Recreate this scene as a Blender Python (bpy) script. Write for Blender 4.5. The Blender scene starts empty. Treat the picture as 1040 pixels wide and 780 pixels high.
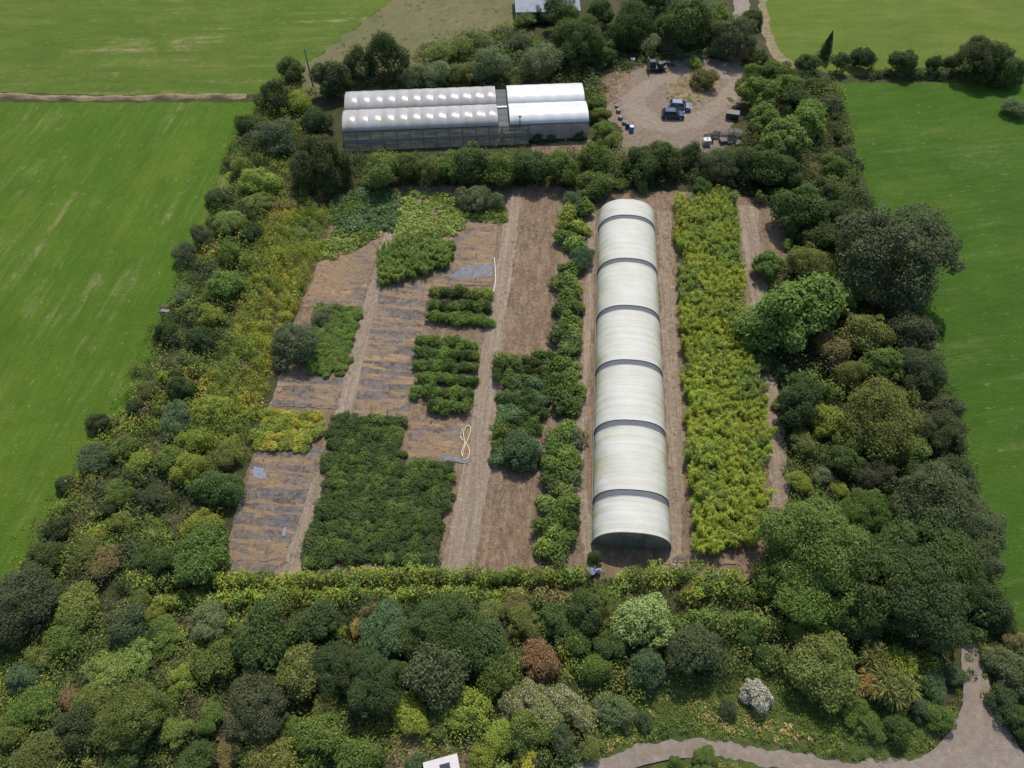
import bpy, math, random
import numpy as np
from mathutils import Vector, Matrix
random.seed(7)
RNG = np.random.default_rng(11)
SC = bpy.context.scene
COL = SC.collection
R = math.radians

# ------------------------------------------------------------------ camera
CAM_H, PITCH, FPX = 74.0, R(53.0), 740.0
cp, sp = math.cos(PITCH), math.sin(PITCH)
def ray(x, y):
    a, b = x - 520.0, 390.0 - y
    return Vector((a, FPX*cp + b*sp, -FPX*sp + b*cp))
def G(x, y, z=0.0):
    d = ray(x, y); t = (z - CAM_H) / d.z
    return Vector((d.x*t, d.y*t, z))
def depth(p):
    return p.y*cp + (CAM_H - p.z)*sp
cam_d = bpy.data.cameras.new('camera'); cam = bpy.data.objects.new('camera', cam_d); COL.objects.link(cam)
cam.location = (0, 0, CAM_H); cam.rotation_euler = (R(90) - PITCH, 0, 0)
cam_d.sensor_width = 36.0; cam_d.lens = 36.0*FPX/1040.0
cam_d.clip_start = 0.5; cam_d.clip_end = 6000
SC.camera = cam

# ------------------------------------------------------------------ light
SUN_AZ, SUN_EL = R(8), R(57)          # azimuth measured from +Y towards +X
w = bpy.data.worlds.new('World'); SC.world = w; w.use_nodes = True
nt = w.node_tree; bgn = nt.nodes['Background']
sky = nt.nodes.new('ShaderNodeTexSky'); sky.sky_type = 'NISHITA'; sky.sun_disc = False
sky.sun_elevation = SUN_EL; sky.sun_rotation = SUN_AZ
nt.links.new(sky.outputs[0], bgn.inputs[0]); bgn.inputs[1].default_value = 0.15
sd = bpy.data.lights.new('sun', 'SUN'); sd.energy = 3.5; sd.angle = R(0.5); sd.color = (1.0, 0.95, 0.87)
so = bpy.data.objects.new('sun', sd); COL.objects.link(so)
sv = Vector((math.sin(SUN_AZ)*math.cos(SUN_EL), math.cos(SUN_AZ)*math.cos(SUN_EL), math.sin(SUN_EL)))
so.rotation_euler = sv.to_track_quat('Z', 'Y').to_euler(); so.location = (0, 60, 120)
SC.view_settings.view_transform = 'Standard'; SC.view_settings.look = 'None'
SC.view_settings.exposure = 0.5; SC.view_settings.gamma = 1.0
SC.render.engine = 'CYCLES'
SC.cycles.max_bounces = 6; SC.cycles.transparent_max_bounces = 8
SC.cycles.use_denoising = True

# ------------------------------------------------------------------ nodes
class NT:
    def __init__(s, name):
        s.m = bpy.data.materials.new(name); s.m.use_nodes = True
        s.t = s.m.node_tree; s.t.nodes.clear()
        s.out = s.n('ShaderNodeOutputMaterial')
    def n(s, typ, **kw):
        nd = s.t.nodes.new(typ)
        for k, v in kw.items(): setattr(nd, k, v)
        return nd
    def l(s, a, b): s.t.links.new(a, b)
    def pos(s, rot=0.0, scale=(1, 1, 1)):
        g = s.n('ShaderNodeNewGeometry'); mp = s.n('ShaderNodeMapping'); mq = s.n('ShaderNodeMapping')
        mp.inputs['Rotation'].default_value = (0, 0, rot); mq.inputs['Scale'].default_value = scale
        s.l(g.outputs['Position'], mp.inputs['Vector']); s.l(mp.outputs[0], mq.inputs['Vector']); return mq.outputs[0]
    def noise(s, vec, scale, detail=4, rough=0.6, lo=0.35, hi=0.65):
        nz = s.n('ShaderNodeTexNoise'); nz.inputs['Scale'].default_value = scale
        nz.inputs['Detail'].default_value = detail; nz.inputs['Roughness'].default_value = rough
        if vec is not None: s.l(vec, nz.inputs['Vector'])
        mr = s.n('ShaderNodeMapRange'); mr.inputs[1].default_value = lo; mr.inputs[2].default_value = hi
        s.l(nz.outputs[0], mr.inputs[0]); return mr.outputs[0]
    def mix(s, f, a, b, mode='MIX'):
        mx = s.n('ShaderNodeMix', data_type='RGBA', blend_type=mode)
        for sock, v in ((mx.inputs[0], f), (mx.inputs[6], a), (mx.inputs[7], b)):
            if isinstance(v, (int, float)): sock.default_value = v
            elif isinstance(v, (tuple, list)): sock.default_value = tuple(v)[:3] + (1,)
            else: s.l(v, sock)
        return mx.outputs[2]
    def math(s, op, a, b=0.0):
        m = s.n('ShaderNodeMath', operation=op)
        for i, v in enumerate((a, b)):
            if isinstance(v, (int, float)): m.inputs[i].default_value = v
            else: s.l(v, m.inputs[i])
        return m.outputs[0]
    def bsdf(s, col, rough=0.9, spec=0.2, bump=None, bstr=0.5, bdist=0.1, metal=0.0):
        p = s.n('ShaderNodeBsdfPrincipled')
        if isinstance(col, (tuple, list)): p.inputs['Base Color'].default_value = tuple(col)[:3] + (1,)
        else: s.l(col, p.inputs['Base Color'])
        p.inputs['Roughness'].default_value = rough; p.inputs['Specular IOR Level'].default_value = spec
        p.inputs['Metallic'].default_value = metal
        if bump is not None:
            b = s.n('ShaderNodeBump'); b.inputs['Strength'].default_value = bstr; b.inputs['Distance'].default_value = bdist
            s.l(bump, b.inputs['Height']); s.l(b.outputs[0], p.inputs['Normal'])
        return p.outputs[0]
    def end(s, sh): s.l(sh, s.out.inputs[0]); return s.m

AX = R(-5.0)            # the nursery's long axis runs 5 degrees clockwise of +Y
def grass_mat(name, c1, c2, dry, streak_rot, streak_amt, speck=0.0, bare=0.25, along=(1.0, 0.06, 1)):
    t = NT(name); p = t.pos(); ps = t.pos(streak_rot, along); pm = t.pos(streak_rot, (1.0, 0.35, 1))
    a = t.noise(p, 0.04, 6, 0.65, 0.38, 0.62); b = t.noise(pm, 0.35, 6, 0.75, 0.36, 0.64); fine = t.noise(p, 3.5, 4, 0.85, 0.3, 0.7)
    col = t.mix(a, c1, c2)
    col = t.mix(t.math('MULTIPLY', b, 0.50), col, tuple(x*0.60 for x in c1))
    y_ = t.noise(pm, 0.13, 5, 0.75, 0.50, 0.66)
    col = t.mix(t.math('MULTIPLY', y_, 0.40), col, (c2[0]*1.9, c2[1]*1.25, c2[2]*1.8))
    st = t.noise(ps, 0.42, 4, 0.62, 0.50, 0.66); br = t.noise(p, 0.09, 5, 0.65, 0.46, 0.60)
    f2 = t.noise(pm, 0.9, 6, 0.85, 0.42, 0.58)
    s = t.math('MULTIPLY', t.math('MULTIPLY', st, br), f2)
    col = t.mix(t.math('MULTIPLY', s, streak_amt), col, dry)
    st2 = t.noise(ps, 1.3, 4, 0.65, 0.45, 0.75)
    col = t.mix(t.math('MULTIPLY', st2, 0.30), col, tuple(x*1.4 for x in c2))
    m2 = t.noise(p, 1.1, 5, 0.8, 0.52, 0.68)
    col = t.mix(t.math('MULTIPLY', m2, 0.35), col, tuple(x*0.55 for x in c1))
    col = t.mix(t.math('MULTIPLY', fine, 0.45), col, tuple(x*0.5 for x in c2))
    if speck:
        sk = t.noise(pm, 1.5, 4, 0.75, 0.62, 0.70)
        col = t.mix(t.math('MULTIPLY', sk, speck), col, (0.30, 0.29, 0.16))
    return t.end(t.bsdf(col, 0.95, 0.1, fine, 1.0, 0.15))

def soil_mat(name, c1, c2, c3, rot=0.0, stretch=(1, 1, 1), amt=0.6, con=1.0):
    t = NT(name); p = t.pos(); ps = t.pos(rot, stretch)
    a = t.noise(p, 0.16, 6, 0.75, 0.38, 0.62); b = t.noise(ps, 1.1, 6, 0.8, 0.42, 0.60); f = t.noise(p, 6.5, 5, 0.85, 0.3, 0.7)
    f2 = t.noise(p, 1.6, 6, 0.85, 0.50, 0.66); d = t.noise(ps, 0.45, 6, 0.8, 0.50, 0.62); dk = t.noise(p, 2.2, 5, 0.85, 0.57, 0.66)
    col = t.mix(a, tuple(x*.85 for x in c1), c2); col = t.mix(t.math('MULTIPLY', b, amt), col, c3)
    col = t.mix(t.math('MULTIPLY', d, 0.40*con), col, tuple(x*0.58 for x in c1))
    col = t.mix(t.math('MULTIPLY', f, 0.45*con), col, tuple(x*0.45 for x in c1))
    col = t.mix(t.math('MULTIPLY', f2, 0.45*con), col, tuple(min(1, x*1.4) for x in c3))
    col = t.mix(t.math('MULTIPLY', dk, 0.60*con), col, tuple(x*0.32 for x in c1))
    return t.end(t.bsdf(col, 0.95, 0.1, f, 0.8, 0.12*con))

def bed_mat(name, memb, straw, soil, row=1.9, cover=0.5):
    # woven ground fabric laid in strips across the bed, torn and half buried in dead grass and bare soil
    t = NT(name); p = t.pos(); pr = t.pos(-AX); ps = t.pos(-AX, (0.25, 0.6, 1)); pz = t.pos(-AX, (0.6, 1.2, 1)); pl = t.pos(-AX, (0.28, 1.6, 1))
    sep = t.n('ShaderNodeSeparateXYZ'); t.l(pr, sep.inputs[0])
    wz = t.n('ShaderNodeTexNoise'); wz.inputs['Scale'].default_value = 0.42; wz.inputs['Detail'].default_value = 6; wz.inputs['Roughness'].default_value = 0.65; t.l(t.pos(-AX, (0.16, 1.0, 1)), wz.inputs['Vector'])
    v = t.math('FRACT', t.math('ADD', t.math('DIVIDE', sep.outputs[1], row), t.math('MULTIPLY', wz.outputs[0], 3.2)))
    tri = t.math('ABSOLUTE', t.math('SUBTRACT', v, 0.5))
    strip = t.n('ShaderNodeMapRange'); strip.inputs[1].default_value = 0.30+.06*cover; strip.inputs[2].default_value = 0.24+.06*cover; t.l(tri, strip.inputs[0])
    patch = t.noise(ps, 0.30, 6, 0.8, 0.50-.07*cover, 0.56-.07*cover)
    torn = t.noise(p, 1.5, 6, 0.85, 0.46, 0.58)
    pat = t.noise(pz, 0.5, 6, 0.8, 0.40, 0.60); f = t.noise(p, 5.5, 5, 0.85, 0.3, 0.7)
    sl = t.noise(pl, 0.55, 6, 0.8, 0.52, 0.60); dp = t.noise(p, 0.5, 6, 0.75, 0.42, 0.60)
    col = t.mix(pat, tuple(x*.75 for x in straw), soil)
    col = t.mix(t.math('MULTIPLY', sl, 0.85), col, straw)
    m2 = t.mix(dp, memb, tuple(x*.42 for x in memb))
    k = t.math('MULTIPLY', t.math('MULTIPLY', strip.outputs[0], patch), t.math('SUBTRACT', 1.0, t.math('MULTIPLY', torn, 0.75)))
    col = t.mix(k, col, m2)
    dk = t.noise(pz, 2.0, 5, 0.85, 0.56, 0.64); col = t.mix(t.math('MULTIPLY', dk, 0.75), col, (0.055, 0.038, 0.028))
    lt = t.noise(p, 2.4, 5, 0.85, 0.60, 0.68); col = t.mix(t.math('MULTIPLY', lt, 0.5), col, (0.46, 0.38, 0.28))
    col = t.mix(t.math('MULTIPLY', f, 0.45), col, tuple(x*0.45 for x in soil))
    return t.end(t.bsdf(col, 0.85, 0.2, f, 0.8, 0.12))

def leaf_mat(name, attr=False, flower=None, flower_amt=0.0, trans=0.40):
    t = NT(name)
    if attr:
        a = t.n('ShaderNodeAttribute'); a.attribute_name = 'tint'; base = a.outputs['Color']
    else:
        oi = t.n('ShaderNodeObjectInfo'); base = oi.outputs['Color']
    g = t.n('ShaderNodeNewGeometry'); rnd = g.outputs['Random Per Island']
    mr = t.n('ShaderNodeMapRange'); mr.inputs[3].default_value = 0.66; mr.inputs[4].default_value = 1.36; t.l(rnd, mr.inputs[0])
    hs = t.n('ShaderNodeHueSaturation'); t.l(base, hs.inputs['Color']); t.l(mr.outputs[0], hs.inputs['Value'])
    r2 = t.math('FRACT', t.math('MULTIPLY', rnd, 37.7))
    hm = t.n('ShaderNodeMapRange'); hm.inputs[3].default_value = 0.490; hm.inputs[4].default_value = 0.514; t.l(r2, hm.inputs[0])
    t.l(hm.outputs[0], hs.inputs['Hue'])
    col = hs.outputs[0]
    if flower:
        r3 = t.math('FRACT', t.math('MULTIPLY', rnd, 91.3))
        col = t.mix(t.math('LESS_THAN', r3, flower_amt), col, flower)
    pb = t.bsdf(col, 0.62, 0.12)
    tr = t.n('ShaderNodeBsdfTranslucent'); t.l(t.mix(0.5, col, (1.0, 1.0, 0.45), 'MULTIPLY'), tr.inputs[0])
    ms = t.n('ShaderNodeMixShader'); ms.inputs[0].default_value = trans
    t.l(pb, ms.inputs[1]); t.l(tr.outputs[0], ms.inputs[2])
    return t.end(ms.outputs[0])

def plain(name, col, rough=0.6, spec=0.4, metal=0.0, vary=0.25, sc=3.0):
    t = NT(name); tc = t.n('ShaderNodeTexCoord')
    f = t.noise(tc.outputs['Object'], sc, 4, 0.7)
    return t.end(t.bsdf(t.mix(t.math('MULTIPLY', f, vary), col, tuple(x*0.55 for x in col)), rough, spec, metal=metal))

M = {}
M['leaf'] = leaf_mat('leaf_surface'); M['leaf_tint'] = leaf_mat('mixed_leaf_surface', attr=True)
M['leaf_white'] = leaf_mat('white_blossom_leaf', flower=(0.72, 0.64, 0.56), flower_amt=0.62)
M['leaf_cream'] = leaf_mat('cream_blossom_leaf', flower=(0.50, 0.45, 0.28), flower_amt=0.30)
M['leaf_pale'] = leaf_mat('pale_tipped_leaf', flower=(0.36, 0.42, 0.18), flower_amt=0.40)
M['leaf_brown'] = leaf_mat('brown_tipped_leaf', flower=(0.17, 0.105, 0.06), flower_amt=0.16)
M['leaf_gold'] = leaf_mat('gold_tipped_leaf', flower=(0.30, 0.24, 0.05), flower_amt=0.30)
M['bark'] = plain('bark', (0.10, 0.075, 0.055), 0.95, 0.1, 0, 0.5, 4)
M['pasture'] = grass_mat('streaked_pasture_grass', (0.076, 0.150, 0.012), (0.098, 0.172, 0.016), (0.36, 0.30, 0.14), -AX, 1.0, 0.7)
M['pasture_up'] = grass_mat('upper_pasture_grass', (0.092, 0.152, 0.018), (0.118, 0.172, 0.024), (0.36, 0.30, 0.14), R(88), 1.0, 0.9)
M['pasture_sm'] = grass_mat('smooth_pasture_grass', (0.056, 0.122, 0.012), (0.070, 0.142, 0.015), (0.20, 0.21, 0.09), R(80), 0.7, 0.55)
M['meadow'] = grass_mat('top_meadow_grass', (0.122, 0.176, 0.024), (0.140, 0.192, 0.030), (0.26, 0.22, 0.10), R(88), 0.5, 0.25)
M['rough'] = grass_mat('rough_dry_grass', (0.205, 0.185, 0.085), (0.165, 0.165, 0.070), (0.27, 0.20, 0.11), R(40), 1.0, 0.3, along=(1, 0.4, 1))
M['ground'] = grass_mat('woodland_floor', (0.060, 0.072, 0.026), (0.090, 0.085, 0.040), (0.20, 0.14, 0.09), 0, 1.0, 0, along=(1, 1, 1))
M['verge'] = grass_mat('verge_grass', (0.085, 0.120, 0.030), (0.105, 0.135, 0.034), (0.24, 0.20, 0.08), 0, 1.0, 0.3, along=(1, 1, 1))
M['bank'] = soil_mat('dry_bank', (0.23, 0.18, 0.10), (0.19, 0.17, 0.08), (0.36, 0.26, 0.16), 0, (0.5, 1, 1), 0.8)
M['soil'] = soil_mat('nursery_soil', (0.212, 0.146, 0.096), (0.150, 0.104, 0.072), (0.33, 0.235, 0.15), -AX, (1, 0.25, 1), 0.7)
M['redsoil'] = soil_mat('reddish_soil', (0.215, 0.138, 0.088), (0.130, 0.094, 0.068), (0.36, 0.255, 0.16), -AX, (1, 0.2, 1), 0.6)
M['track'] = soil_mat('dusty_track', (0.285, 0.215, 0.155), (0.235, 0.175, 0.125), (0.38, 0.30, 0.215), -AX, (2.0, 0.08, 1), 0.8)
M['yard'] = soil_mat('yard_gravel', (0.225, 0.168, 0.124), (0.175, 0.126, 0.092), (0.29, 0.225, 0.168), 0, (1, 1, 1), 0.6, 0.8)
M['wheel'] = soil_mat('worn_wheel_track', (0.258, 0.198, 0.150), (0.200, 0.150, 0.112), (0.33, 0.265, 0.205), 0, (1, 1, 1), 0.5, 0.6)
M['lane'] = soil_mat('lane_gravel', (0.262, 0.212, 0.170), (0.215, 0.170, 0.135), (0.32, 0.265, 0.215), 0, (1, 1, 1), 0.5, 0.65)
M['bed'] = bed_mat('fabric_bed', (0.150, 0.145, 0.155), (0.40, 0.26, 0.125), (0.240, 0.168, 0.120), 2.1, 0.5)
M['bed_grey'] = bed_mat('grey_fabric_bed', (0.140, 0.142, 0.158), (0.41, 0.27, 0.135), (0.240, 0.172, 0.125), 1.8, 1.0)
M['sheet'] = soil_mat('dirty_pale_plastic', (0.23, 0.235, 0.255), (0.20, 0.185, 0.175), (0.26, 0.27, 0.30), 0, (1, 1, 1), 0.6, 1.0)
M['bluesheet'] = plain('blue_plastic_sheet', (0.13, 0.148, 0.178), 0.5, 0.4, 0, 0.5, 2.0)
M['pipe'] = plain('cream_pipe', (0.50, 0.44, 0.32), 0.5, 0.4, 0, 0.2)
M['wood'] = plain('weathered_wood', (0.21, 0.19, 0.165), 0.9, 0.1, 0, 0.6)
M['dark'] = plain('dark_metal', (0.045, 0.045, 0.05), 0.5, 0.4, 0, 0.5)
M['steel'] = plain('galvanised_steel', (0.42, 0.43, 0.44), 0.4, 0.5, 0.6, 0.4)
M['black'] = plain('black_plastic', (0.02, 0.02, 0.022), 0.5, 0.4, 0, 0.4)
M['white'] = plain('white_paint', (0.46, 0.42, 0.40), 0.5, 0.4, 0, 0.3)
M['bluebin'] = plain('blue_plastic', (0.09, 0.16, 0.32), 0.5, 0.4, 0, 0.3)
M['navy'] = plain('navy_plastic', (0.025, 0.035, 0.09), 0.5, 0.4, 0, 0.3)
M['lightblue'] = plain('pale_blue_sacking', (0.42, 0.52, 0.70), 0.7, 0.2, 0, 0.4)
M['glass'] = plain('dark_glass', (0.03, 0.035, 0.04), 0.08, 0.6, 0, 0.1)
M['carblue'] = plain('dark_blue_car_paint', (0.030, 0.045, 0.085), 0.25, 0.6, 0.2, 0.15)
M['carsilver'] = plain('silver_blue_car_paint', (0.17, 0.20, 0.25), 0.25, 0.6, 0.3, 0.15)
M['tyre'] = plain('tyre_rubber', (0.02, 0.02, 0.02), 0.9, 0.1, 0, 0.2)
M['rust'] = plain('rusty_scrap', (0.16, 0.10, 0.07), 0.8, 0.2, 0, 0.7, 5)
M['roofmetal'] = plain('pale_roof_sheeting', (0.27, 0.28, 0.30), 0.9, 0.1, 0, 0.4, 0.6)
M['render'] = plain('grey_render', (0.40, 0.38, 0.35), 0.9, 0.1, 0, 0.4)
M['lamp'] = plain('lamp_lens', (0.6, 0.58, 0.5), 0.15, 0.6, 0, 0.1)

def poly_film(name, base, dirt, trans, rough, stripe_axis, dirt_amt, fold=1.0):
    t = NT(name); tc = t.n('ShaderNodeTexCoord'); mp = t.n('ShaderNodeMapping')
    mp.inputs['Scale'].default_value = (0.10, 1.0, 0.10) if stripe_axis == 'Y' else (1.0, 0.08, 0.08)
    t.l(tc.outputs['Object'], mp.inputs[0])
    a = t.noise(mp.outputs[0], 1.3, 6, 0.75, 0.40, 0.62); b = t.noise(tc.outputs['Object'], 0.30, 6, 0.75, 0.42, 0.62)
    f = t.noise(mp.outputs[0], 5.0, 4, 0.7, 0.35, 0.65)
    sep = t.n('ShaderNodeSeparateXYZ'); t.l(tc.outputs['Object'], sep.inputs[0])
    low = t.n('ShaderNodeMapRange'); low.inputs[1].default_value = 3.5; low.inputs[2].default_value = 1.0; t.l(sep.outputs[2], low.inputs[0])
    d = t.math('MULTIPLY', t.math('ADD', t.math('MULTIPLY', a, 0.5), t.math('MULTIPLY', b, 0.5)), dirt_amt)
    if stripe_axis == 'Y':   # algae builds up on the lower skirts of the film
        d = t.math('MULTIPLY', d, t.math('ADD', 0.35, t.math('MULTIPLY', low.outputs[0], 1.0)))
    col = t.mix(d, base, dirt)
    if stripe_axis == 'Y':   # lines of the hoops under the film
        wv = t.math('ABSOLUTE', t.math('SUBTRACT', t.math('FRACT', t.math('DIVIDE', sep.outputs[1], 1.05)), 0.5))
        col = t.mix(t.math('MULTIPLY', t.math('LESS_THAN', wv, 0.045), 0.28), col, tuple(x*.55 for x in base))
    p = t.bsdf(col, rough, 0.3, f, 0.10*fold, 0.05)
    tr = t.n('ShaderNodeBsdfTranslucent'); t.l(col, tr.inputs[0])
    ms = t.n('ShaderNodeMixShader'); ms.inputs[0].default_value = trans
    t.l(p, ms.inputs[1]); t.l(tr.outputs[0], ms.inputs[2]); return t.end(ms.outputs[0])
M['film'] = poly_film('weathered_polythene', (0.70, 0.685, 0.615), (0.42, 0.385, 0.18), 0.40, 0.55, 'Y', 1.05)
M['film_top'] = poly_film('clear_polythene', (0.46, 0.445, 0.43), (0.33, 0.29, 0.22), 0.25, 0.24, 'X', 0.8)
M['film_white'] = poly_film('white_polythene', (0.72, 0.705, 0.68), (0.56, 0.54, 0.50), 0.25, 0.34, 'X', 0.7)
M['film_wall'] = poly_film('grey_polythene_wall', (0.62, 0.62, 0.60), (0.34, 0.32, 0.25), 0.5, 0.5, 'X', 0.8)
M['film_end'] = poly_film('green_end_polythene', (0.19, 0.185, 0.15), (0.065, 0.080, 0.035), 0.3, 0.5, 'X', 0.9)
M['net'] = plain('dark_vent_netting', (0.105, 0.108, 0.112), 0.8, 0.2, 0, 0.4)
M['rail'] = plain('grey_brown_timber', (0.20, 0.18, 0.15), 0.9, 0.1, 0, 0.5)

# ------------------------------------------------------------------ helpers
def tag(o, label=None, cat=None, group=None, kind=None):
    if label: o['label'] = label
    if cat: o['category'] = cat
    if group: o['group'] = group
    if kind: o['kind'] = kind
    return o
def empty(name, loc, rz=0.0, label=None, cat=None, group=None):
    o = bpy.data.objects.new(name, None); COL.objects.link(o); o.location = loc; o.rotation_euler = (0, 0, rz)
    o.empty_display_size = 0.3
    return tag(o, label, cat, group)
def link(name, me, parent=None, loc=(0, 0, 0), rz=0.0, scale=(1, 1, 1)):
    o = bpy.data.objects.new(name, me); COL.objects.link(o); o.location = loc; o.rotation_euler = (0, 0, rz); o.scale = scale
    if parent: o.parent = parent
    return o
class MB:
    def __init__(s): s.v = []; s.f = []
    def box(s, c, d, rz=0.0, taper=1.0):
        b = len(s.v); ca, sa = math.cos(rz), math.sin(rz)
        for k in (-1, 1):
            tp = taper if k > 0 else 1.0
            for i, j in ((-1, -1), (1, -1), (1, 1), (-1, 1)):
                x, y = i*d[0]/2*tp, j*d[1]/2*tp
                s.v.append((c[0]+x*ca-y*sa, c[1]+x*sa+y*ca, c[2]+k*d[2]/2))
        for q in ((0, 3, 2, 1), (4, 5, 6, 7), (0, 1, 5, 4), (1, 2, 6, 5), (2, 3, 7, 6), (3, 0, 4, 7)):
            s.f.append(tuple(b+i for i in q))
        return s
    def tube(s, pts, rad, n=6, cap=True):
        pts = [Vector(p) for p in pts]; b = len(s.v); rads = rad if isinstance(rad, (list, tuple)) else [rad]*len(pts)
        for i, p in enumerate(pts):
            d = (pts[min(i+1, len(pts)-1)] - pts[max(i-1, 0)]).normalized()
            u = d.cross(Vector((0, 0, 1)));
            if u.length < 1e-3: u = Vector((1, 0, 0))
            u.normalize(); q = d.cross(u)
            for k in range(n):
                a = 2*math.pi*k/n; s.v.append(tuple(p + (u*math.cos(a)+q*math.sin(a))*rads[i]))
        for i in range(len(pts)-1):
            for k in range(n):
                s.f.append((b+i*n+k, b+i*n+(k+1) % n, b+(i+1)*n+(k+1) % n, b+(i+1)*n+k))
        if cap:
            s.f.append(tuple(b+k for k in reversed(range(n)))); e = b+(len(pts)-1)*n; s.f.append(tuple(e+k for k in range(n)))
        return s
    def grid(s, fn, nu, nv):
        b = len(s.v)
        for i in range(nu+1):
            for j in range(nv+1): s.v.append(tuple(fn(i/nu, j/nv)))
        for i in range(nu):
            for j in range(nv):
                a = b+i*(nv+1)+j; s.f.append((a, a+1, a+nv+2, a+nv+1))
        return s
    def prism(s, prof, x0, x1, top=1.0):
        """profile in (y,z) extruded along x"""
        b = len(s.v); n = len(prof)
        for x in (x0, x1):
            for y, z in prof: s.v.append((x, y, z))
        s.f.append(tuple(b+i for i in range(n))); s.f.append(tuple(b+n+i for i in reversed(range(n))))
        for i in range(n):
            j = (i+1) % n; s.f.append((b+i, b+n+i, b+n+j, b+j))
        return s
    def build(s, name, mat, parent=None, loc=(0, 0, 0), rz=0.0, smooth=False, bevel=0.0):
        me = bpy.data.meshes.new(name); me.from_pydata(s.v, [], s.f); me.materials.append(M[mat] if isinstance(mat, str) else mat)
        if smooth: me.polygons.foreach_set('use_smooth', [True]*len(me.polygons))
        me.update(); o = link(name, me, parent, loc, rz)
        if bevel:
            md = o.modifiers.new('edge', 'BEVEL'); md.width = bevel; md.segments = 2; md.limit_method = 'ANGLE'
        return o

def ragged(pts, step, amp, closed=True):
    """subdivide a ground outline and roughen it so that the edge reads as grown rather than cut"""
    out = []; n = len(pts)
    for i in range(n if closed else n-1):
        a, b = pts[i], pts[(i+1) % n]; L = (b-a).length; k = max(1, int(L/step)); nrm = Vector((-(b-a).y, (b-a).x, 0))
        nrm = nrm.normalized() if nrm.length else nrm
        for j in range(k):
            p = a.lerp(b, j/k)
            off = amp*(0.6*math.sin(p.x*0.9+p.y*0.7) + 0.5*math.sin(p.x*2.3-p.y*1.9+1) + random.uniform(-.7, .7))
            out.append(p + nrm*off*(1 if j else 0.3))
    return out
LAYER = [0.0]
def sheet(name, px, mat, step=0.5, amp=0.18, world=None, label=None, kind='structure', z=None):
    LAYER[0] += 0.004
    pts = [G(*p) for p in px] if world is None else [Vector(p) for p in world]
    pts = ragged(pts, step, amp) if amp else pts
    from mathutils.geometry import tessellate_polygon
    zz = LAYER[0] if z is None else z
    vs = [(p.x, p.y, zz) for p in pts]
    tris = tessellate_polygon([[Vector((p.x, p.y, 0)) for p in pts]])
    me = bpy.data.meshes.new(name); fs = []
    for t in tris:
        a, b, c = (Vector(vs[i]) for i in t)
        if (b-a).cross(c-a).z < 0: t = (t[0], t[2], t[1])
        fs.append(tuple(t))
    me.from_pydata(vs, [], fs); me.materials.append(M[mat]); me.update()
    return tag(link(name, me), label=label, kind=kind)
def ribbon(name, px, widths, mat, amp=0.15, **kw):
    """a track along a centre line given as ground points, with its width in metres at each point"""
    c = [G(*p) for p in px]; out_l, out_r = [], []
    fine = []
    for i in range(len(c)-1):
        p0, p1, p2, p3 = c[max(i-1, 0)], c[i], c[i+1], c[min(i+2, len(c)-1)]
        for k in range(6):
            t = k/6; q = 0.5*((2*p1)+(p2-p0)*t+(2*p0-5*p1+4*p2-p3)*t*t+(3*p1-p0-3*p2+p3)*t**3)
            fine.append((q, widths[i]*(1-t)+widths[i+1]*t))
    fine.append((c[-1], widths[-1]))
    for i, (q, wd) in enumerate(fine):
        d = (fine[min(i+1, len(fine)-1)][0]-fine[max(i-1, 0)][0]).normalized(); nrm = Vector((-d.y, d.x, 0))
        out_l.append(q+nrm*wd/2); out_r.append(q-nrm*wd/2)
    return sheet(name, None, mat, 0.5, amp, world=out_l+out_r[::-1], **kw)

def inpoly(P, poly):
    x, y = P[:, 0], P[:, 1]; n = len(poly); ins = np.zeros(len(P), bool); j = n-1
    for i in range(n):
        xi, yi, xj, yj = poly[i].x, poly[i].y, poly[j].x, poly[j].y
        c = ((yi > y) != (yj > y)) & (x < (xj-xi)*(y-yi)/((yj-yi) or 1e-9)+xi); ins ^= c; j = i
    return ins
def unit(v): return v/np.maximum(np.linalg.norm(v, axis=1, keepdims=True), 1e-9)
def rdir(n, rng): return unit(rng.normal(size=(n, 3)))

def leaves(name, P, N, S, asp, mat, rng, tint=None, T=None):
    """many separate pointed leaf faces: centre P, facing N, half length S, width ratio asp"""
    n = len(P)
    if T is None: T = rdir(n, rng)
    T = unit(T - N*np.sum(T*N, 1, keepdims=True)); B = np.cross(N, T); S = np.broadcast_to(np.asarray(S), (n,))[:, None]
    asp = np.broadcast_to(np.asarray(asp), (n,))[:, None]
    V = np.empty((n, 4, 3)); droop = N*S*0.18
    V[:, 0] = P - T*S - droop; V[:, 1] = P + B*S*asp + droop; V[:, 2] = P + T*S - droop; V[:, 3] = P - B*S*asp + droop
    me = bpy.data.meshes.new(name); me.vertices.add(4*n); me.vertices.foreach_set('co', V.reshape(-1).astype(np.float32))
    me.loops.add(4*n); me.loops.foreach_set('vertex_index', np.arange(4*n, dtype=np.int32))
    me.polygons.add(n); me.polygons.foreach_set('loop_start', np.arange(0, 4*n, 4, dtype=np.int32))
    me.polygons.foreach_set('loop_total', np.full(n, 4, dtype=np.int32))
    me.materials.append(M[mat])
    if tint is not None:
        at = me.attributes.new('tint', 'FLOAT_COLOR', 'POINT')
        c = np.ones((n, 4, 4), np.float32); c[:, :, :3] = np.asarray(tint)[:, None, :]; at.data.foreach_set('color', c.reshape(-1))
    me.update(calc_edges=True); me.validate(); return me

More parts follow.
